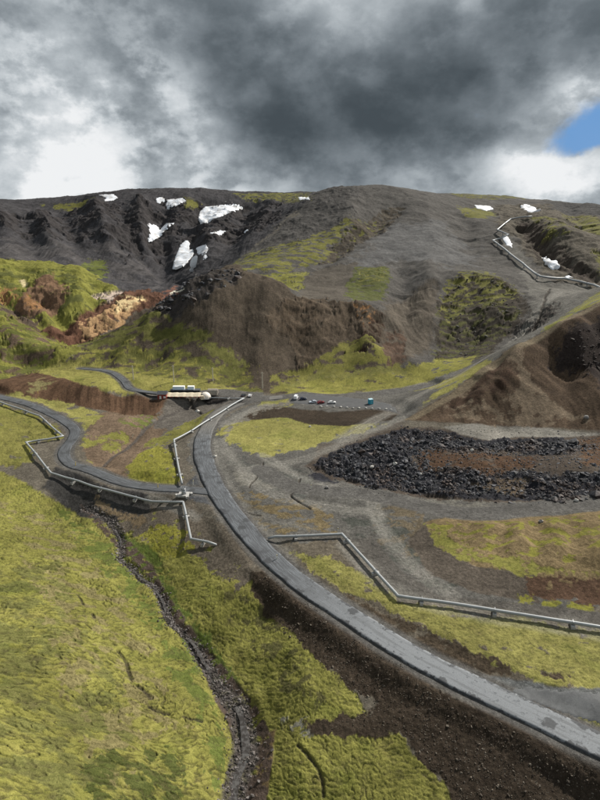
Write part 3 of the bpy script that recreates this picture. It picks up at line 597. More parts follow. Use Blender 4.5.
# ground round and behind the viewpoint, coarser
bx,by=np.meshgrid(np.linspace(-900,900,90),np.linspace(-700,20,50)); bz=H(bx,by); bo=grid_mesh('ground_behind',bx,by,bz,m_ground); struct(bo)
q_=fields(bx,by); vcol(bo.data,'ground_colour',q_[1]); vcol(bo.data,'ground_kind',np.stack([q_[2],q_[3],0*q_[3]],1))
# ------------------------------------------------------------------ roads
def road_mat(name,base_c,light_c,dark_c,lot=False):
    m,t=mat(name); pos=t.n('ShaderNodeNewGeometry').outputs['Position']
    st2=t.noise(pos,.16,6,.65); n3=t.noise(pos,4,3,.6); n4=t.noise(pos,.7,5,.65)
    if lot:
        c=t.mix(t.mr(st2,.4,.6,0,1),base_c,light_c); c=t.mix(t.mr(n4,.5,.7,0,.5),c,dark_c)
    else:
        at_=t.n('ShaderNodeVertexColor',layer_name='across').outputs[0]; s=t.n('ShaderNodeSeparateColor',{0:at_}); u,v=s.outputs[0],s.outputs[1]
        gv=t.n('ShaderNodeSeparateColor',{0:t.n('ShaderNodeVertexColor',layer_name='across2').outputs[0]}).outputs[0]
        uw=t.m('ADD',u,t.m('MULTIPLY',t.m('SUBTRACT',st2,.5),.25))
        cv=t.n('ShaderNodeCombineXYZ',{0:t.m('MULTIPLY',uw,16),1:t.m('MULTIPLY',v,1.1)}).outputs[0]
        st=t.noise(cv,1.3,5,.65)
        c=t.mix(t.mr(st,.45,.60,0,.95),base_c,light_c); c=t.mix(t.mr(st2,.50,.62,0,.6),c,dark_c)
        worn=t.m('MULTIPLY',s.outputs[2],t.mr(n4,.36,.44,.25,1)); c=t.mix(worn,c,(.16,.17,.18))
        cv2=t.n('ShaderNodeCombineXYZ',{0:t.m('MULTIPLY',u,7),1:t.m('MULTIPLY',v,.7)}).outputs[0]; long=t.noise(cv2,1.,3,.5)
        c=t.mix(t.m('MULTIPLY',s.outputs[2],t.mr(long,.5,.62,0,.6)),c,(.095,.10,.105))
        vo=t.n('ShaderNodeTexVoronoi',{'Vector':pos,'Scale':.075},voronoi_dimensions='2D'); patch=t.m('ADD',vo.outputs['Distance'],t.m('MULTIPLY',t.m('SUBTRACT',n4,.5),.25))
        c=t.mix(t.mr(patch,.115,.09,0,.85,False),c,dark_c)                                # tar patches
        au=t.m('ABSOLUTE',t.m('SUBTRACT',u,.5)); edge=t.m('ADD',au,t.m('ADD',t.m('MULTIPLY',t.m('SUBTRACT',n4,.5),.55),t.m('MULTIPLY',t.m('SUBTRACT',st2,.5),.9)))
        c=t.mix(t.mr(edge,.37,.43,0,.9),c,dark_c)
        c=t.mix(gv,c,t.mix(t.mr(st,.4,.62,0,1),(.085,.08,.072),(.15,.145,.132)))
        e2=t.m('ADD',au,t.m('MULTIPLY',t.m('SUBTRACT',n4,.5),.10)); c=t.mix(t.mr(e2,.452,.485,0,.9),c,(.085,.078,.068))
    c2=t.n('ShaderNodeVectorMath',{0:c,3:t.mr(n3,.3,.7,.82,1.18,False)},operation='SCALE').outputs[0]
    finish(t,c2,.8,n3,.3,.05,.35); return m
def strip(name,r,m,lift=.12,nc=12,cut=None):
    P=r['P']; N=len(P); T=np.gradient(P,axis=0); T/=np.hypot(*T.T)[:,None]; Nn=np.stack([-T[:,1],T[:,0]],1)
    us=np.linspace(-1,1,nc+1); hv=r.get('hv',np.full(N,r['hw'])); wob=1+.07*perlin(r['s']/13,r['s']*0)+.06*perlin(r['s']/3.7,r['s']*0+5); X=P[:,0,None]+Nn[:,0,None]*us*hv[:,None]*wob[:,None]; Y=P[:,1,None]+Nn[:,1,None]*us*hv[:,None]*wob[:,None]
    crown=.10*(1-us**2)+lift; crown[0]=crown[-1]=-.5; X[:,0]=X[:,1]; Y[:,0]=Y[:,1]; X[:,-1]=X[:,-2]; Y[:,-1]=Y[:,-2]
    Zz=r['z'][:,None]+crown[None,:]
    o=grid_mesh(name,X,Y,Zz,m); uu=np.tile((us+1)/2,N); vv=np.repeat(r['s']/12,nc+1); wo=np.repeat(r.get('worn',np.zeros(N)),nc+1)
    vcol(o.data,'across',np.stack([uu,vv,wo],1)); gg=np.repeat(r.get('grav',np.zeros(N)),nc+1); vcol(o.data,'across2',np.stack([gg,gg,gg],1)); return struct(o)
m_road=road_mat('worn_asphalt',(.062,.066,.072),(.115,.125,.135),(.036,.038,.041))
m_side=road_mat('dark_gravel_road',(.052,.055,.059),(.10,.107,.115),(.036,.038,.039))
m_trk=road_mat('dirt_track',(.118,.112,.10),(.15,.143,.128),(.085,.078,.068))
p_=at([285,300],[570,590])[0]; dd=main['P']-p_; k0=int(np.argmin((dd**2).sum(1)))
main['worn']=np.clip((k0-np.arange(len(main['P'])))/12.,0,1)
idx_=lambda a,b: int(np.argmin(((main['P']-at([a],[b])[0])**2).sum(1)))
main['hv']=np.interp(np.arange(len(main['P'])),[0,idx_(300,584),idx_(237,521),idx_(203,460),idx_(204,432),idx_(240,402)],[4.,4.,4.4,5.,4.6,4.])
p_=at([203],[434])[0]; k1=int(np.argmin((((main['P']-p_))**2).sum(1))); main['grav']=np.clip((np.arange(len(main['P']))-k1)/8.+.5,0,1)
strip('main_road',main,m_road,.35); strip('side_road',road_defs['side'],m_side,.14)
strip('hill_track',road_defs['hill'],m_side,.14)
# verge kerb of dark asphalt spill along the lower side of the road is part of the strip edge
def drape(name,P,m,lift,step,sdfun=None,thick=.5,rag=0.,skirt=1.0,blur=0):
    """a sheet lying on the ground inside an outline"""
    lo,hi=P.min(0)-2*step,P.max(0)+2*step
    nx=max(4,int((hi[0]-lo[0])/step)); ny=max(4,int((hi[1]-lo[1])/step))
    X,Y=np.meshgrid(np.linspace(lo[0],hi[0],nx),np.linspace(lo[1],hi[1],ny))
    x,y=X.ravel(),Y.ravel(); ax=x+rag*fbm(x/(rag*2.5+1),y/(rag*2.5+1),4,.6,off=5.)*1.6; ay=y+rag*fbm(x/(rag*2.5+1)+9,y/(rag*2.5+1)+4,4,.6,off=7.)*1.6
    sd=poly_sd(P,ax.astype(np.float32),ay.astype(np.float32)); h=H(x,y)
    up=np.where(sd>0,lift+thick*sstep(0,4*step,sd),-skirt*.0-skirt)
    if blur:
        h2=h.reshape(ny,nx)
        for _ in range(blur):
            hp=np.pad(h2,1,mode='edge'); h2=(hp[:-2,1:-1]+hp[2:,1:-1]+hp[1:-1,:-2]+hp[1:-1,2:]+2*hp[1:-1,1:-1])/6
        h=np.where(sd>0,np.maximum(h2.ravel(),h-.6),h)
    z=h+up
    k=(sd>-1.5*step).reshape(ny,nx); idx=np.arange(nx*ny).reshape(ny,nx)
    keep=k[:-1,:-1]&k[1:,:-1]&k[:-1,1:]&k[1:,1:]
    q=np.stack([idx[:-1,:-1],idx[:-1,1:],idx[1:,1:],idx[1:,:-1]],-1)[keep]
    used,inv=np.unique(q.ravel(),return_inverse=True)
    return mesh_obj(name,np.stack([x,y,z],1)[used],[tuple(int(a) for a in f) for f in inv.reshape(-1,4)],m,smooth=True)
m_park,t=mat('dark_gravel'); pos=t.n('ShaderNodeNewGeometry').outputs['Position']; n1=t.noise(pos,.4,5,.6); n2=t.noise(pos,3,3)
c=t.mix(n1,(.05,.052,.055),(.10,.10,.10)); finish(t,c,.9,n2,.4,.1)
struct(drape('paved_lot',line([(506,690),(530,686),(560,690),(640,694),(720,700),(720,738),(640,738),(600,724),(560,712),(530,702),(506,690)],8),road_mat('lot_asphalt',(.07,.073,.075),(.095,.098,.10),(.05,.052,.054),True),.05,.5,thick=.03,rag=.6,skirt=.4))
struct(drape('car_park',PARK,m_park,.1,1.2,thick=.02,skirt=.5))
LOT=line([(500,690),(530,688),(560,690),(640,694),(720,700),(720,740),(640,742),(598,728),(560,716),(525,702),(500,690)],8)
# ------------------------------------------------------------------ snow
m_snow,t=mat('old_snow'); pos=t.n('ShaderNodeNewGeometry').outputs['Position']; n1=t.noise(pos,.12,5,.6); n2=t.noise(pos,.7,4)
c=t.mix(t.mr(n1,.42,.66,0,.75),(.72,.75,.80),(.45,.42,.39)); finish(t,c,.7,n2,.4,.6,.3)
snow=[([(98,195),(114,194),(118,198),(112,201),(104,202),(106,198)],'small flat snow patch just under the leftmost dark ridge top'),
([(156,198),(162,197),(166,200),(160,204),(156,202)],'smallest snow patch in the notch below the back ridge'),
([(166,200),(184,198),(186,201),(176,206),(168,210),(166,205)],'wedge shaped snow patch in the notch beside the smallest patch'),
([(199,212),(204,207),(222,204),(240,204),(243,208),(230,213),(212,220),(202,226),(199,220)],'broad snow patch on the dark ridge shoulder, widest near the skyline'),
([(218,204),(225,201),(238,203),(232,206),(220,207)],'thin dirty snow strip lying just above the broad shoulder patch'),
([(148,225),(156,224),(160,230),(166,223),(176,222),(166,230),(154,242),(149,243),(150,234)],'forked snow patch in the steep gully below the notch'),
([(173,271),(175,257),(181,244),(187,240),(190,243),(189,250),(193,249),(194,254),(188,262),(182,268),(176,272)],'tallest snow patch, a slanting slab above the steam vent'),
([(196,248),(206,244),(209,250),(208,257),(203,260),(201,255),(197,253)],'hooked snow tongue just right of the tallest snow patch'),
([(210,233),(220,230),(227,231),(220,235),(212,238)],'oval snow patch on the dark slope between the broad patch and the tallest slab'),
([(240,230),(247,229),(248,232),(242,233)],'tiny snow dot at the right end of the dark cliffs'),
([(298,197),(309,197),(310,200),(300,200)],'short white snow strip on skyline beside the big grey hill'),
([(474,205),(490,206),(494,209),(486,211),(476,208)],'narrow grey snow strip beside yellow moss on the right upland'),
([(520,206),(526,204),(536,208),(540,212),(532,213),(524,210)],'white snow patch on the right skyline above the zigzag pipeline'),
([(502,238),(507,236),(512,243),(512,248),(506,245)],'small pinkish snow patch inside the bend of the zigzag pipeline'),
([(541,257),(546,256),(550,262),(556,263),(560,268),(552,270),(545,264)],'bright snow patch under the brown cliff above the zigzag pipeline'),
([(564,276),(570,275),(573,278),(566,279)],'little snow patch touching the pipeline at its right run')]
for pts,lab in snow:
    P=line(pts+[pts[0]],3)[:-1]; d=np.hypot(*P.mean(0)); o=drape('snow_patch',P,m_snow,.3,max(.9,d/800),thick=.35,rag=d*.0018,skirt=2.5,blur=6)
    tag(o,lab,'snow patch','snow patches on the hills')
# ------------------------------------------------------------------ stream water
m_water,t=mat('shallow_water'); pos=t.n('ShaderNodeNewGeometry').outputs['Position']; n1=t.noise(pos,1.2,4); n2=t.noise(pos,5,4,.6)
c=t.mix(t.mr(n1,.4,.65),(.035,.03,.026),(.09,.085,.08)); finish(t,c,.18,n2,.35,.08,.5)
for s_ in ST[:1]:
    P=s_['P']; T=np.gradient(P,axis=0); T/=np.hypot(*T.T)[:,None]; N_=np.stack([-T[:,1],T[:,0]],1)
    off=1.2*np.stack([perlin(P[:,0]/9,P[:,1]/9),perlin(P[:,0]/9+40,P[:,1]/9+7)],1); P2=P-off
    u=np.linspace(-1,1,7); wv=(s_['w']*.38*(1+.5*perlin(s_['s']/5,s_['s']*0+3)))[:,None]
    X=P2[:,0,None]+N_[:,0,None]*u*wv; Y=P2[:,1,None]+N_[:,1,None]*u*wv
    zc=H(P2[:,0],P2[:,1]); k=5; zc=np.convolve(np.pad(zc,k,mode='edge'),np.ones(2*k+1)/(2*k+1),'valid')
    struct(grid_mesh('stream_water',X,Y,np.repeat(zc[:,None]+.16,7,1),m_water))
# stones: merged rubble of countless blocks
m_lava,t=mat('black_lava'); pos=t.n('ShaderNodeNewGeometry').outputs['Position']; oi=t.noise(pos,.5,3); n2=t.noise(pos,3,4,.6)
oj=t.noise(pos,.07,4,.6); c=t.mix(t.mr(oi,.42,.62),(.012,.012,.014),(.062,.064,.074)); c=t.mix(t.mr(oj,.5,.62,0,.7),c,(.06,.036,.024)); finish(t,c,.75,n2,.5,.2,.4)
m_peb,t=mat('grey_stones'); pos=t.n('ShaderNodeNewGeometry').outputs['Position']; oi=t.noise(pos,.9,2); 
c=t.mix(t.mr(oi,.4,.65),(.045,.038,.034),(.19,.17,.16)); finish(t,c,.85)
m_estone,t=mat('soil_stones'); pos=t.n('ShaderNodeNewGeometry').outputs['Position']; oi=t.noise(pos,1.1,2); 
c=t.mix(t.mr(oi,.42,.66),(.035,.027,.02),(.17,.145,.115)); finish(t,c,.9)
protos=[blob_rock(i,1,.85,.7,.45,1) for i in range(8)]
def scatter(name,pts,sizes,m,sink=.25):
    V=[];F=[];k=0; hz=H(pts[:,0],pts[:,1])
    for (x,y),s,h in zip(pts,sizes,hz):
        pv,pf=protos[random.randrange(8)]; pv=np.array(pv)*s*np.array([random.uniform(.7,1.3),random.uniform(.7,1.3),random.uniform(.6,1.2)])
        a=random.uniform(0,6.28); ca,sa=math.cos(a),math.sin(a); b=random.uniform(-.5,.5); cb,sb=math.cos(b),math.sin(b)
        q=np.stack([pv[:,0]*ca-pv[:,1]*sa,pv[:,0]*sa+pv[:,1]*ca,pv[:,2]],1); q=np.stack([q[:,0]*cb+q[:,2]*sb,q[:,1],-q[:,0]*sb+q[:,2]*cb],1)
        q+=np.array([x,y,h-s*sink+s*.3]); V.append(q); F+= [tuple(i+k for i in f) for f in pf]; k+=len(q)
    return mesh_obj(name,np.concatenate(V),F,m)
def inside_pts(pts,n,px=True):
    P=line(pts+[pts[0]],9)[:-1] if px else pts
    lo,hi=P.min(0),P.max(0); out=np.empty((0,2))
    while len(out)<n:
        q=rng.uniform(lo,hi,(n*3,2)); s=poly_sd(P,q[:,0].astype(np.float32)+3*perlin(q[:,0]/8,q[:,1]/8),q[:,1].astype(np.float32)); out=np.concatenate([out,q[s>0]])
    return out[:n]
lp=[(316,464),(345,448),(402,432),(440,432),(480,443),(560,440),(600,446),(574,455),(500,456),(440,452),(425,455),(430,466),(470,467),(540,472),(700,472),(700,497),(620,496),(560,502),(520,498),(430,494),(380,489),(330,475)]
q=inside_pts(lp,9000); q2=inside_pts([(306,468),(345,440),(402,426),(520,430),(700,434),(700,504),(620,500),(540,506),(430,500),(380,496),(330,482)],3600); q=np.concatenate([q,q2]); sz=np.clip(rng.lognormal(-1.2,.62,len(q)),.14,2.4); sz[9000:]*=.5; q3=inside_pts([(410,446),(440,450),(540,454),(600,434),(700,430),(700,472),(548,470),(420,472)],1500); q=np.concatenate([q,q3]); sz=np.concatenate([sz,np.clip(rng.lognormal(-1.3,.5,1500),.15,1.4)]); o=scatter('lava_rubble',q,sz,m_lava,.3); tag(o,'heaps of black broken lava blocks filling the pit','lava rubble',kind='stuff')
s0=ST[0]; ii=rng.integers(0,len(s0['P']),5200); wv=s0['w'][ii]; offn=rng.normal(0,.62,len(ii))*wv; T=np.gradient(s0['P'],axis=0); T/=np.hypot(*T.T)[:,None]
q=s0['P'][ii]+np.stack([-T[ii,1],T[ii,0]],1)*offn[:,None]+rng.normal(0,.8,(len(ii),2)); off=1.2*np.stack([perlin(q[:,0]/9,q[:,1]/9),perlin(q[:,0]/9+40,q[:,1]/9+7)],1)
o=scatter('stream_stones',q-off,np.clip(rng.lognormal(-1.75,.45,len(q)),.08,.6),m_peb,.2); tag(o,'grey pebbles and cobbles filling the stream bed','stream stones',kind='stuff')
ep=[(250,576),(262,576),(310,608),(360,644),(450,704),(600,770),(700,810),(700,880),(490,880),(455,800),(400,732),(350,728),(310,730),(350,718),(380,704),(350,688),(300,640)]
q=inside_pts(ep,6000); o=scatter('soil_stones',q,np.clip(rng.lognormal(-2.45,.5,len(q)),.05,.45),m_estone,.2); tag(o,'scattered small stones in the dark earth below the road','soil stones',kind='stuff')
# ------------------------------------------------------------------ pipelines
m_pipe=plain('aluminium_cladding',(.29,.305,.31),.5,.1,.12,.8); m_band=plain('pipe_band',(.27,.28,.29),.5,.4,.1)
m_conc=plain('concrete',(.36,.35,.33),.85); m_steel=plain('galvanised_steel',(.30,.31,.32),.5,.5)
def pipeline(name,pts,label,r=.45,clear=.75,sup=19,ends=(0,0)):
    full=[]
    for (a,b),(c,d) in zip(pts[:-1],pts[1:]):
        n=max(1,int(math.hypot(c-a,d-b)/7)); full+=[(a+(c-a)*i/n,b+(d-b)*i/n) for i in range(n)]
    full.append(pts[-1]); fp=np.array(full); F=at(fp[:,0],fp[:,1],clear+r)
    for i in range(2,len(F)):
        if np.hypot(*(F[i]-F[i-1]))>45+.1*F[i-1][1]: F[i]=F[i-1]+(F[i-1]-F[i-2])
    z=H(F[:,0],F[:,1]); zs=np.convolve(np.pad(z,2,mode='edge'),np.ones(5)/5,'valid'); z=np.maximum(zs,z-.2)+clear+r
    if ends[0]: z[0]-=ends[0]
    if ends[1]: z[-1]-=ends[1]
    root=empty(name,(F[0,0],F[0,1],0)); tag(root,label,'pipeline','steel pipelines across the valley')
    base_=np.array([F[0,0],F[0,1],0]); C3=np.stack([F[:,0],F[:,1],z],1)-base_
    d=np.concatenate([[0],np.cumsum(np.linalg.norm(np.diff(C3,axis=0),axis=1))])
    f3=lambda s: np.array([np.interp(s,d,C3[:,k]) for k in range(3)])
    pp=[];rr=[]; pos_=[(q,0) for q in d]
    for q,k in sorted(pos_):
        if k==0:
            if not pp or np.linalg.norm(C3[int(np.argmin(abs(d-q)))]-pp[-1])>.3: pp.append(f3(q)); rr.append(r)
        elif np.min(abs(d-q))>.5:
            for o_,k_ in ((-.16,1),(-.14,1.05),(.14,1.05),(.16,1)): pp.append(f3(q+o_)); rr.append(r*k_)
    mb=MB(); mb.tube(pp,rr,12); mb.build('pipe',m_pipe,root,True)
    s=sup*.5
    while s<d[-1]-3:
        a,b=f3(s-.3),f3(s+.3); c=f3(s); rz=math.atan2(b[1]-a[1],b[0]-a[0]); gz=H(c[0]+base_[0],c[1]+base_[1])
        sb=MB(); h=max(.5,c[2]-r-gz-.1); sb.box((c[0],c[1],gz+.15),(1.0,2.4,1.1),rz); so=sb.build('support_block',m_conc,root)
        lg=MB(); lg.box((c[0],c[1],(gz+.7+c[2]-r)/2),(.25,1.0,max(.15,c[2]-r-gz-.7)),rz); lg.box((c[0],c[1],c[2]-r+.02),(.5,1.5,.12),rz); lg.box((c[0],c[1],c[2]),(.12,2*r+.22,2*r+.22),rz); lg.build('saddle',m_steel,so)
        s+=sup
    return root
pipeline('pipeline',[(-60,390),(0,402),(40,416),(63,437),(26,442),(51,473),(100,488),(152,502),(183,501)],'silver pipeline zigzagging beside the side road at the left edge')
pipeline('pipeline',[(183,501),(186,515),(191,541),(216,542)],'short bent silver pipeline running down from the junction below the side road',ends=(0,.6))
pipeline('pipeline',[(182,484),(178,465),(174,441),(205,422),(244,398)],'silver pipeline with one bend running from the junction up to the tents',ends=(0,0))
pipeline('pipeline',[(244,398),(225,398),(206,398)],'thin level pipeline running behind the gully from the dome tent',r=.35,clear=.5)
pipeline('pipeline',[(268,537),(342,534),(398,596),(450,603),(520,614),(600,627),(720,645)],'long silver pipeline crossing the lower right past yellow moss',ends=(.6,0))
pipeline('pipeline',[(528,215),(512,220),(498,233),(509,234),(506,239),(494,238)][:0] or [(534,216),(522,216),(497,232),(508,238),(493,240)][:0] or [(532,216),(511,218),(497,231),(508,238),(493,240),(540,278),(565,278),(608,288.5)],'distant zigzag pipeline on the right hillside',r=1.0,clear=1.7,sup=60)
# junction valve
j=at([184],[496])[0]; jz=H(j[0],j[1]); root=empty('valve_station',(j[0],j[1],jz)); tag(root,'small grey valve station where the pipelines meet by the side road','valve station')
mb=MB(); mb.box((0,0,.35),(4.2,3.4,.7)); mb.build('concrete_base',m_conc,root)
mb=MB(); mb.tube([(0,0,.7),(0,0,1.3),(0,0,2.6)],[.95,.85,.85],14); mb.tube([(0,0,2.6),(0,0,2.9)],[.95,.6],14); mb.build('valve_body',m_steel,root,True)
mb=MB(); mb.tube([(0,0,2.9),(0,0,3.5)],.12,8); ring=[(1.0*math.cos(a),1.0*math.sin(a),3.5) for a in np.linspace(0,2*math.pi,17)]; mb.tube(ring,.08,6,False); mb.box((0,0,3.5),(1.9,.1,.08)); mb.box((0,0,3.5),(.1,1.9,.08)); mb.build('hand_wheel',m_band,root)
for dx,dy in ((-2.6,-.8),(2.8,.6),(1.6,-2.2)):
    mb=MB(); mb.box((dx,dy,.4),(.9,1.3,.9),.4); mb.build('anchor_block',m_conc,root)
# ------------------------------------------------------------------ buildings and tents by the gully
def place(px,py): p=at([px],[py])[0]; return p[0],p[1],H(p[0],p[1])
m_white=plain('white_fabric',(.75,.74,.70),.6,var=.08); m_cream=plain('cream_canvas',(.62,.54,.40),.7,var=.12); m_blue=plain('pale_blue_steel',(.62,.76,.88),.5,var=.1)
m_red=plain('dark_red_timber',(.26,.05,.035),.7); m_black=plain('black_sheet',(.02,.022,.025),.6); m_glass=plain('dark_glass',(.02,.025,.03),.12,var=.1,spec=.7); m_dark=plain('dark_grey_metal',(.07,.075,.08),.5)
x,y,z=place(163,398); root=empty('hut',(x,y,z)); tag(root,'dark red timber hut at the left end of the roadside tents','hut')
mb=MB(); mb.box((0,0,1.5),(5.2,5,3.2)); mb.build('wall',m_red,root)
mb=MB(); mb.add([(-3,-2.9,3.0),(3,-2.9,3.0),(3,2.9,3.0),(-3,2.9,3.0),(-3,0,4.6),(3,0,4.6)],[(0,1,5,4),(2,3,4,5),(0,4,3),(1,2,5),(3,2,1,0)]); mb.build('roof',m_dark,root)
mb=MB(); mb.box((-.9,-2.55,1.0),(1.1,.12,2.1)); mb.build('door',m_white,root)
mb=MB(); mb.box((1.6,-2.55,1.2),(1.4,.12,1.2)); mb.build('window',m_white,root)
x,y,z=place(184,395); root=empty('service_hall',(x,y,z)); tag(root,'long low black walled service hall behind the cream canopy','hall')
mb=MB(); mb.box((0,5,.9),(18,3.6,2.0)); mb.build('wall',m_black,root); mb=MB(); mb.box((0,5,2.02),(18.6,4.2,.24)); mb.build('roof',m_dark,root)
for i in range(5):
    mb=MB(); mb.box((-7+i*3.5,3.17,1.2),(1.8,.1,1.0)); mb.build('window',m_glass,root)
for (dx,w,lab) in ((-4,7.2,'wide pale blue container on top of the black hall, the left one'),(3.6,4.0,'narrow pale blue container on top of the black hall, the right one')):
    root=empty('container',(x+dx,y+5,z+2.16)); tag(root,lab,'container','pale blue containers on the black hall')
    mb=MB(); mb.box((0,0,1.0),(w,2.4,2.0)); 
    for k in range(int(w/.5)): mb.box((-w/2+.3+k*.5,-1.23,1.0),(.22,.07,1.8))
    mb.build('box_body',m_blue,root)
    mb=MB(); mb.box((0,0,2.07),(w+.1,2.5,.1)); mb.build('roof_panel',m_white,root)
    mb=MB(); mb.box((w/2+.03,0,1.0),(.06,2.0,1.7)); mb.build('door',m_white,root)
x,y,z=place(184,398); root=empty('canopy',(x,y,z)); tag(root,'long low cream canopy with red trim in front of the black hall','canopy')
mb=MB(); n=14; vs=[];fs=[]
for i in range(n+1):
    u=-10.5+21*i/n; sag=.12*math.sin(i*2.1)
    vs+=[(u,-3,1.6+sag),(u,0,2.9+sag),(u,2.6,2.5+sag)]
for i in range(n): fs+=[(3*i,3*i+3,3*i+4,3*i+1),(3*i+1,3*i+4,3*i+5,3*i+2)]
mb.add(vs,fs); co=mb.build('canvas',m_cream,root); sm=co.modifiers.new('thickness','SOLIDIFY'); sm.thickness=.08
m_trim=plain('red_trim',(.35,.06,.05),.7)
for i in range(8): mb=MB(); mb.box((-9.6+i*2.8,-3.04,1.45),(1.4,.06,.42)); mb.build('trim_panel',m_trim,root)
for i in range(6):
    for yy_ in (-2.9,2.5):
        mb=MB(); mb.tube([(-10.2+i*4.08,yy_,-.3),(-10.2+i*4.08,yy_,1.6 if yy_<0 else 2.5)],.07,6); mb.build('post',m_steel,root)
x,y,z=place(205.5,397.5); root=empty('dome_tent',(x,y,z)); tag(root,'round white dome tent beside the gully','dome tent')
V=[];F_=[]; n,mr_=20,8; rad=3.7
for i in range(mr_+1):
    a=math.pi/2*i/mr_
    for k in range(n): V.append((rad*math.cos(a)*math.cos(2*math.pi*k/n),rad*math.cos(a)*math.sin(2*math.pi*k/n),-.2+rad*1.0*math.sin(a)))
for i in range(mr_):
    for k in range(n): F_.append((i*n+k,i*n+(k+1)%n,(i+1)*n+(k+1)%n,(i+1)*n+k))
mesh_obj('shell',V,F_,plain('dome_skin',(.72,.66,.58),.55,var=.1),root)
mb=MB(); mb.box((-1.5,-3.4,1.1),(1.6,1.6,2.3),.35); mb.build('entrance',m_cream,root)
mb=MB(); mb.tube([(rad*1.01*math.cos(a),rad*1.01*math.sin(a),.05) for a in np.linspace(0,2*math.pi,25)],.12,6,False); mb.build('base_ring',m_steel,root)
x,y,z=place(213,394); root=empty('storage_tent',(x,y,z)); tag(root,'grey arched storage tent half hidden behind the dome tent','tent')
V=[];F_=[]
for u in (-3,0,3):
    for k in range(11): a=math.pi*k/10; V.append((u,3.0*math.cos(a),3.4*math.sin(a)))
for i in range(2):
    for k in range(10): F_.append((i*11+k,(i+1)*11+k,(i+1)*11+k+1,i*11+k+1))
F_+=[tuple(range(11)),tuple(range(32,21,-1))]
mesh_obj('canvas',V,F_,plain('grey_canvas',(.25,.22,.18),.8),root); mb=MB(); mb.box((3.03,0,1.1),(.08,1.8,2.2)); mb.build('door',m_dark,root)
# ------------------------------------------------------------------ vehicles
m_tyre=plain('rubber',(.02,.02,.02),.9); m_rim=plain('rim',(.4,.4,.42),.4,.6); m_lamp=plain('lamp_glass',(.7,.7,.68),.2,var=.05); m_rlamp=plain('rear_lamp',(.4,.02,.02),.3)
def car(px,py,rz,colr,label,kind='car',group='vehicles parked at the car park'):
    x,y,z=place(px,py); root=empty('parked_'+kind,(x,y,z+.12),rz); tag(root,label,kind,group)
    L_,Wd,Hh=(4.5,1.85,1.5) if kind=='car' else (5.6,2.05,2.4)
    paint=plain(label.split()[0]+'_paint',colr,.3,.1,.06,spec=.6)
    if kind=='car': prof=[(-2.25,.45),(-2.2,.85),(-1.95,1.0),(-1.1,1.02),(.95,.98),(1.9,.85),(2.22,.7),(2.25,.4)]; top=[(-1.9,1.0),(-1.35,1.45),(.1,1.5),(.95,.98)]
    else: prof=[(-2.8,.5),(-2.8,1.35),(2.0,1.35),(2.6,1.1),(2.8,.8),(2.8,.45)]; top=[(-2.75,1.35),(-2.6,2.35),(1.3,2.4),(2.1,1.35)]
    mb=MB()
    def extr(pr,w0,w1,zc):
        v=[];n=len(pr)
        for sgn in (-1,1):
            for (a,b) in pr: w=w0 if b<=zc else w1; v.append((a,sgn*w,b))
        f=[tuple(range(n)),tuple(range(2*n-1,n-1,-1))]+[(i,(i+1)%n+0,(i+1)%n+n,i+n) for i in range(n)]
        mb.add(v,[tuple(q) for q in f])
    extr(prof,Wd/2,Wd/2*.97,.9); extr(top,Wd/2*.95,Wd/2*.8,prof[2][1]+.06)
    b=mb.build('body',paint,root); bv=b.modifiers.new('bevel','BEVEL'); bv.width=.07; bv.segments=2
    zt=1.22 if kind=='car' else 1.85
    for sgn in (-1,1):
        mb=MB(); 
        if kind=='car': mb.add([(-1.55,sgn*(Wd/2*.94),1.06),(-1.28,sgn*(Wd/2*.84+.015),1.38),(.08,sgn*(Wd/2*.84+.015),1.42),(.72,sgn*(Wd/2*.94),1.06)],[(0,1,2,3)])
        else: mb.add([(.3,sgn*(Wd/2*.95+.01),1.5),(.3,sgn*(Wd/2*.83+.02),2.2),(1.2,sgn*(Wd/2*.83+.02),2.2),(1.8,sgn*(Wd/2*.95+.01),1.5)],[(0,1,2,3)])
        mb.build('side_window',m_glass,root)
    mb=MB()
    if kind=='car': mb.add([(.90,-.8,1.05),(.90,.8,1.05),(.18,.7,1.47),(.18,-.7,1.47)],[(0,1,2,3)])
    else: mb.add([(2.08,-.85,1.45),(2.08,.85,1.45),(1.38,.78,2.32),(1.38,-.78,2.32)],[(0,1,2,3)])
    mb.build('windscreen',m_glass,root)
    for sx_ in (-.6,.62):
        for sgn in (-1,1):
            cx=sx_*L_/2; mb=MB(); mb.tube([(cx,sgn*(Wd/2-.2),.33),(cx,sgn*(Wd/2+.02),.33)],.34,14); w=mb.build('wheel',m_tyre,root)
            mb=MB(); mb.tube([(cx,sgn*(Wd/2+.0),.33),(cx,sgn*(Wd/2+.04),.33)],.2,10); mb.build('rim',m_rim,w)
    for sgn in (-1,1):
        mb=MB(); mb.box((L_/2-.02,sgn*.65,.68 if kind=='car' else .9),(.1,.35,.14)); mb.build('headlight',m_lamp,root)
        mb=MB(); mb.box((-L_/2+.02,sgn*.7,.78 if kind=='car' else 1.1),(.1,.25,.2)); mb.build('tail_light',m_rlamp,root)
car(296,399,R(80),(.75,.76,.78),'white van, leftmost vehicle in the car park','van')
car(303,400,R(10),(.015,.022,.05),'dark blue car parked right beside the leftmost white van')
car(313,403,R(190),(.55,.60,.68),'silver car between the dark blue car and the red car')
car(321,403.5,R(25),(.22,.015,.02),'red car parked between the silver car and the white car')
car(332,403.5,R(5),(.78,.78,.78),'white car, rightmost vehicle, standing alone in the car park')
car(243.5,396.5,R(70),(.03,.035,.04),'black car by the road bend near the dome tent',group='vehicles by the road bend')
car(250,396.5,R(85),(.72,.72,.72),'white car by the road bend beside the black car',group='vehicles by the road bend')
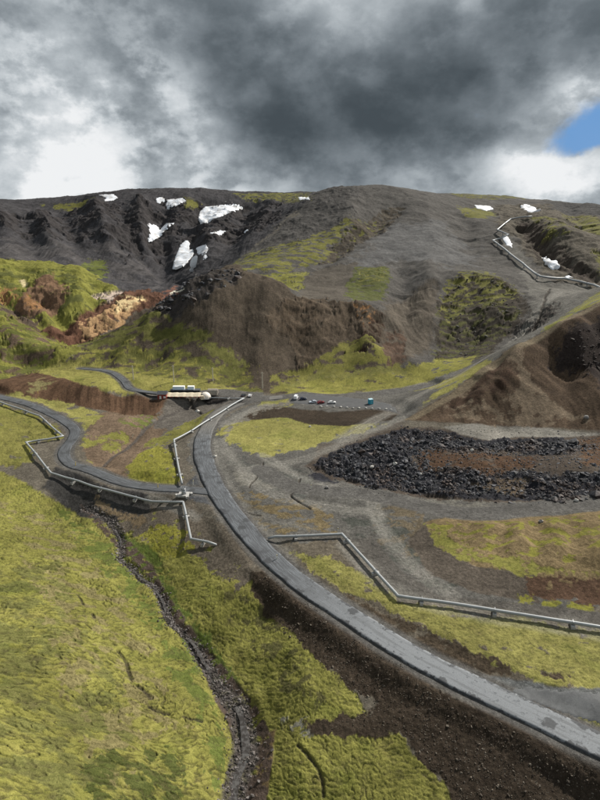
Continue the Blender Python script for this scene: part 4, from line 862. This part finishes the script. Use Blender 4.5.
# portable toilet
x,y,z=place(370.5,404); root=empty('portable_toilet',(x,y,z+.15),R(20)); tag(root,'bright blue portable toilet cabin in the gravel car park','portable toilet')
m_tq=plain('turquoise_plastic',(.02,.30,.42),.45,var=.08)
mb=MB(); mb.box((0,0,1.35),(2.4,2.2,2.7)); mb.build('cabin',m_tq,root); mb=MB(); mb.box((0,0,2.85),(2.6,2.4,.3),0,.85); mb.build('roof',plain('pale_roof',(.45,.65,.72),.5),root)
mb=MB(); mb.box((0,-1.13,1.2),(1.2,.08,2.2)); d=mb.build('door',plain('light_blue_plastic',(.10,.42,.52),.4),root); mb=MB(); mb.box((.45,-1.2,1.2),(.1,.08,.25)); mb.build('handle',m_dark,d)
# edge stones of the car park
m_pale=plain('pale_stone',(.48,.46,.42),.9,var=.25)
bl=[(321,407),(327,407),(334,407),(341,407.5),(347,408),(353,408.5),(359,408.5),(366,408.5),(372,409),(379,409),(386,409.5),(391,410)]
wd=['first','second','third','fourth','fifth','sixth','seventh','eighth','ninth','tenth','eleventh','last']
for i,(a,b) in enumerate(bl):
    x,y,z=place(a,b); v,f=blob_rock(i+30,.7,.6,.5); o=mesh_obj('edge_stone',v,f,m_pale); o.location=(x,y,z+.25); tag(o,f'pale edge stone, {wd[i]} from the left along the front of the car park','stone','pale stones lining the car park')
# lone boulders
m_gst=plain('grey_boulder',(.20,.19,.18),.9,var=.3)
for k,(a,b,s,mm,lab) in enumerate([(395,464,1.1,m_pale,'pale boulder on the red brown band of the rubble pit'),(197.5,412,1.5,m_pale,'pale block standing in the gully below the dome tent'),(215,457,.9,m_pale,'small white stone right of the main road bend'),
    (310,427,.7,m_pale,'pale stone on the dark earth below the car park'),(420,475,.8,m_pale,'light grey boulder among the black lava, left of centre'),(372,468,.9,m_pale,'white boulder on the left black lava heap'),(472,450,.9,m_pale,'pale stone on the upper black lava band'),
    (541,522,.8,m_gst,'grey boulder on the edge of the gravel track above the plateau'),(576,501,.8,m_pale,'pale stone beside the gravel track at the right'),(327,488,.8,m_gst,'dark boulder on the gravel by the bluish heap'),
    (162,503,.6,m_pale,'pale stone below the left pipeline near the valve station'),(586,418,1.3,m_gst,'dark boulder at the foot of the cut face'),(372,427,.6,m_pale,'white stone at the right end of the yellow moss'),(50,425,.5,m_pale,'small pale stone by the left pipeline'),(194,400,.9,m_pale,'flat pale block at the gully rim under the canopy')]):
    x,y,z=place(a,b); v,f=blob_rock(k+60,s,s*.8,s*.75,.35); o=mesh_obj('boulder',v,f,mm); o.location=(x,y,z+s*.35); tag(o,lab,'boulder')
# cliff rocks on the dark knoll: individual outcrops too many to count
kn=[(150,311),(174,291),(203,277),(232,270),(240,277),(214,291),(190,306),(165,312)]
q=inside_pts(kn,420); o=scatter('rock_outcrop',q,np.clip(rng.lognormal(.35,.5,len(q)),.7,4.2),m_lava,.5); tag(o,'jagged dark outcrop rocks crowning the front brown hill','rock outcrop',kind='stuff')
q=inside_pts([(440,308),(456,280),(490,278),(526,300),(520,328),(480,356),(442,356)],170); o=scatter('crag_rocks',q,np.clip(rng.lognormal(-.2,.5,len(q)),.5,2),plain('crag',(.07,.065,.055),.9),.5); tag(o,'rough dark rocks of the mossy crag under the grey hill','crag rocks',kind='stuff')
q=inside_pts([(558,342),(600,320),(640,308),(640,392),(600,388),(576,372),(556,362)],260); o=scatter('cut_face_rocks',q,np.clip(rng.lognormal(-.6,.5,len(q)),.4,2.4),plain('dark_cut_rock',(.035,.026,.022),.9),.4); tag(o,'dark broken rocks bulging from the cut slope at the right edge','cliff rocks',kind='stuff')
# ------------------------------------------------------------------ poles and markers
m_wood=plain('weathered_pole',(.50,.46,.38),.8); m_yel=plain('yellow_marker',(.60,.45,.12),.6); m_wht=plain('white_marker',(.7,.68,.6),.6)
for a,b,h,lab in [(133.5,380,9.5,'wooden utility pole, leftmost, in front of the green slope'),(174,382,11,'wooden utility pole right above the red hut'),(213,381,9,'wooden utility pole behind the dome tent'),(262.5,388,10.5,'wooden utility pole at the foot of the brown hill, rightmost')]:
    x,y,z=place(a,b); root=empty('utility_pole',(x,y,z)); tag(root,lab,'pole','utility poles along the hill foot')
    mb=MB(); mb.tube([(0,0,-.5),(0,0,h)],[.34,.24],8); mb.build('pole',m_wood,root); mb=MB(); mb.box((0,0,h-.7),(1.8,.14,.14)); mb.build('crossarm',m_wood,root)
mk=[(188,446,.35,m_wht,'pale leaning marker post, topmost of the four left of the dark bend'),(189,458,.3,m_wht,'pale leaning marker post, second from top left of the dark bend'),(191,472,.25,m_wht,'pale leaning marker post, third from top left of the dark bend'),(193,485,.1,m_wht,'pale marker post at the road junction corner'),
    (218,432,.0,m_yel,'yellow marker post on the right side of the upper road bend'),(75.5,466,.1,m_yel,'yellow marker post inside the side road bend'),(277,560,.0,m_wht,'white marker post on moss beside the main road, near the pipeline start'),
    (311,489,.05,m_wht,'short white marker post by the bluish gravel heap'),(338,533,.0,m_wht,'thin marker post standing at the pipeline corner'),(132,438,.5,m_wht,'pale stake in the brown gully'),(38,394,.0,m_yel,'yellow marker beside the road near the left edge'),(158,488,.0,m_yel,'yellow marker post on the lower edge of the side road')]
for a,b,tl,mm,lab in mk:
    x,y,z=place(a,b); root=empty('marker_post',(x,y,z)); root.rotation_euler=(0,tl,0); tag(root,lab,'marker post','marker posts beside the roads')
    mb=MB(); mb.box((0,0,.95),(.28,.12,2.3)); mb.build('stake',mm,root); mb=MB(); mb.box((0,-.07,1.8),(.30,.03,.3)); mb.build('reflector',m_wht if mm is m_yel else m_yel,root)
# ------------------------------------------------------------------ steam from the hot ground
m_st=bpy.data.materials.new('steam'); m_st.use_nodes=True; t=NT(m_st.node_tree); pos=t.n('ShaderNodeTexCoord').outputs['Object']
n1=t.noise(pos,.16,4,.6); dn=t.mr(n1,.36,.62,0,.055); v=t.n('ShaderNodeVolumePrincipled',{'Color':(1,1,1,1),'Density':dn}); o_=t.n('ShaderNodeOutputMaterial'); t.t.links.new(v.outputs[0],o_.inputs[1])
x,y,z=place(191,274); mb=MB()
mb.tube([(0,0,-1),(1,0,4),(3,1,9),(4,2,14),(6,3,19),(9,4,23)],[1.6,3.2,4.4,4.6,3.8,1.4],14); o=mb.build('steam',m_st,None,True); o.location=(x,y,z); tag(o,'thin white steam plume rising below the tallest snow patch','steam',kind='stuff')
# ------------------------------------------------------------------ light
SUN=Vector((.52,.52,.58)).normalized()
sl=bpy.data.lights.new('sun','SUN'); sl.energy=5.0; sl.angle=R(1.2); sl.color=(1,.95,.87); so=bpy.data.objects.new('sun',sl); col.objects.link(so); so.rotation_euler=SUN.to_track_quat('Z','Y').to_euler()
w=bpy.data.worlds.new('World'); sc.world=w; w.use_nodes=True; t=NT(w.node_tree)
sky=t.n('ShaderNodeTexSky',sky_type='NISHITA'); sky.sun_disc=False; sky.sun_elevation=math.asin(SUN.z); sky.sun_rotation=math.atan2(SUN.x,SUN.y)
D=t.n('ShaderNodeTexCoord').outputs['Generated']; sp_=t.n('ShaderNodeSeparateXYZ',{0:D})
nrm=t.n('ShaderNodeVectorMath',{0:D},operation='NORMALIZE').outputs[0]
# warp the direction so cloud edges billow
wn=t.noise(nrm,3.2,7,.6,out=1); wv=t.n('ShaderNodeVectorMath',{0:wn,1:(.5,.5,.5)},operation='SUBTRACT').outputs[0]
wv=t.n('ShaderNodeVectorMath',{0:wv,3:.14},operation='SCALE').outputs[0]; dw=t.n('ShaderNodeVectorMath',{0:nrm,1:wv},operation='ADD').outputs[0]
dw=t.n('ShaderNodeVectorMath',{0:dw},operation='NORMALIZE').outputs[0]; sw=t.n('ShaderNodeSeparateXYZ',{0:dw})
azn=t.m('ARCTAN2',sw.outputs[0],sw.outputs[1]); eln=t.m('ARCSINE',sw.outputs[2])
def angs(px,py):
    x,y,z=ray(px,py); return math.atan2(x,y),math.atan2(z,math.hypot(x,y))
def gauss(px,py,rx,ry,rot=0,pw=1.0):
    a,e=angs(px,py); rx/=FP; ry/=FP
    da=t.m('SUBTRACT',azn,a); de=t.m('SUBTRACT',eln,e); c_,s_=math.cos(R(rot)),math.sin(R(rot))
    u=t.m('ADD',t.m('MULTIPLY',da,c_/rx),t.m('MULTIPLY',de,s_/rx)); v=t.m('SUBTRACT',t.m('MULTIPLY',de,c_/ry),t.m('MULTIPLY',da,s_/ry))
    q=t.m('ADD',t.m('MULTIPLY',u,u),t.m('MULTIPLY',v,v)); return t.m('EXPONENT',t.m('MULTIPLY',q,-pw))
def acc(lst):
    s=None
    for k,gv in lst: q=t.m('MULTIPLY',gv,k); s=q if s is None else t.m('ADD',s,q)
    return s
b=acc([(-.36,gauss(345,92,200,66,-14)),(-.20,gauss(470,110,130,48,5)),(-.16,gauss(310,150,80,40,-25)),(-.14,gauss(590,0,150,40,0)),(.12,gauss(50,50,120,50,0)),(-.16,gauss(250,120,70,40,-35)),(.08,gauss(330,0,120,25,0)),(.30,gauss(110,150,105,50,8)),(.16,gauss(40,195,150,26,0)),(-.10,gauss(0,150,36,40)),(.16,gauss(185,100,42,22,-30)),(-.10,gauss(165,122,24,20)),(.10,gauss(40,75,60,22,0)),
       (.14,gauss(420,168,90,22,-5)),(.42,gauss(560,182,50,22,0)),(.40,gauss(600,100,32,24,0)),(.16,gauss(220,184,90,14,0)),(.12,gauss(520,150,40,30)),(-.10,gauss(495,140,26,22,40)),(.08,gauss(150,60,60,20,0))])
ly=t.n('ShaderNodeVectorMath',{0:nrm,1:(1,1,1.5)},operation='MULTIPLY').outputs[0]
f1=t.noise(ly,4.5,10,.56); f2=t.noise(ly,10,9,.58); f3=t.noise(ly,26,6,.6)
bil_=t.m('ABSOLUTE',t.m('SUBTRACT',f2,.5)); puff=t.m('SUBTRACT',.10,bil_)
lit=t.mr(b,-.15,.2,.35,1)
fld=t.m('ADD',b,t.m('MULTIPLY',t.m('SUBTRACT',f1,.5),.85))
fld=t.m('ADD',fld,t.m('MULTIPLY',t.m('MULTIPLY',t.m('SUBTRACT',f2,.5),lit),.62))
fld=t.m('ADD',fld,t.m('MULTIPLY',t.m('MULTIPLY',t.m('SUBTRACT',f3,.5),lit),.4))
fld=t.m('ADD',fld,t.m('MULTIPLY',t.m('MULTIPLY',t.m('SUBTRACT',t.mr(f2,.44,.55,0,1),.5),lit),.15))
fld=t.m('ADD',fld,t.m('MULTIPLY',t.m('SUBTRACT',t.mr(f1,.44,.56,0,1),.5),.05))
val=t.m('ADD',fld,.58)
ramp=t.n('ShaderNodeValToRGB',{0:val}); cr=ramp.color_ramp; cr.interpolation='B_SPLINE'
stops=[(0,(.055,.070,.082)),(.20,(.095,.116,.132)),(.40,(.19,.22,.245)),(.58,(.37,.41,.44)),(.78,(.60,.645,.675)),(1,(.92,.93,.94))]
while len(cr.elements)<len(stops): cr.elements.new(.5)
for e,(p,c) in zip(cr.elements,stops): e.position=p; e.color=(*c,1)
# opening with blue sky at the right
hole=acc([(1.25,gauss(598,144,46,17,16,1.0)),(.9,gauss(660,124,55,30,10)),(-1.3,gauss(565,188,62,24,0))])
hl=t.m('ADD',hole,t.m('ADD',t.m('MULTIPLY',t.m('SUBTRACT',f1,.5),.9),t.m('MULTIPLY',t.m('SUBTRACT',f2,.5),1.1))); hm=t.m('MULTIPLY',t.mr(t.m('ADD',hl,t.m('MULTIPLY',t.m('SUBTRACT',f3,.5),.8)),.34,1.15,0,1),.97)
SKY=.12; EXPO=.42
bright=t.n('ShaderNodeVectorMath',{0:ramp.outputs[0],3:1/SKY/(2**EXPO)},operation='SCALE').outputs[0]
skyc=t.n('ShaderNodeVectorMath',{0:sky.outputs[0],3:1.0},operation='SCALE').outputs[0]
skyc=t.mix(.95,skyc,(.62,1.75,3.7))
fin=t.mix(hm,bright,skyc)
bg=t.n('ShaderNodeBackground',{0:fin,1:SKY}); oo=t.n('ShaderNodeOutputWorld'); t.t.links.new(bg.outputs[0],oo.inputs[0])
w.cycles.sampling_method='MANUAL'; w.cycles.sample_map_resolution=512
sc.view_settings.view_transform='Standard'; sc.view_settings.look='None'; sc.view_settings.exposure=EXPO; sc.view_settings.gamma=1; sc.view_settings.use_curve_mapping=False
sc.render.engine='CYCLES'; sc.cycles.volume_bounces=3
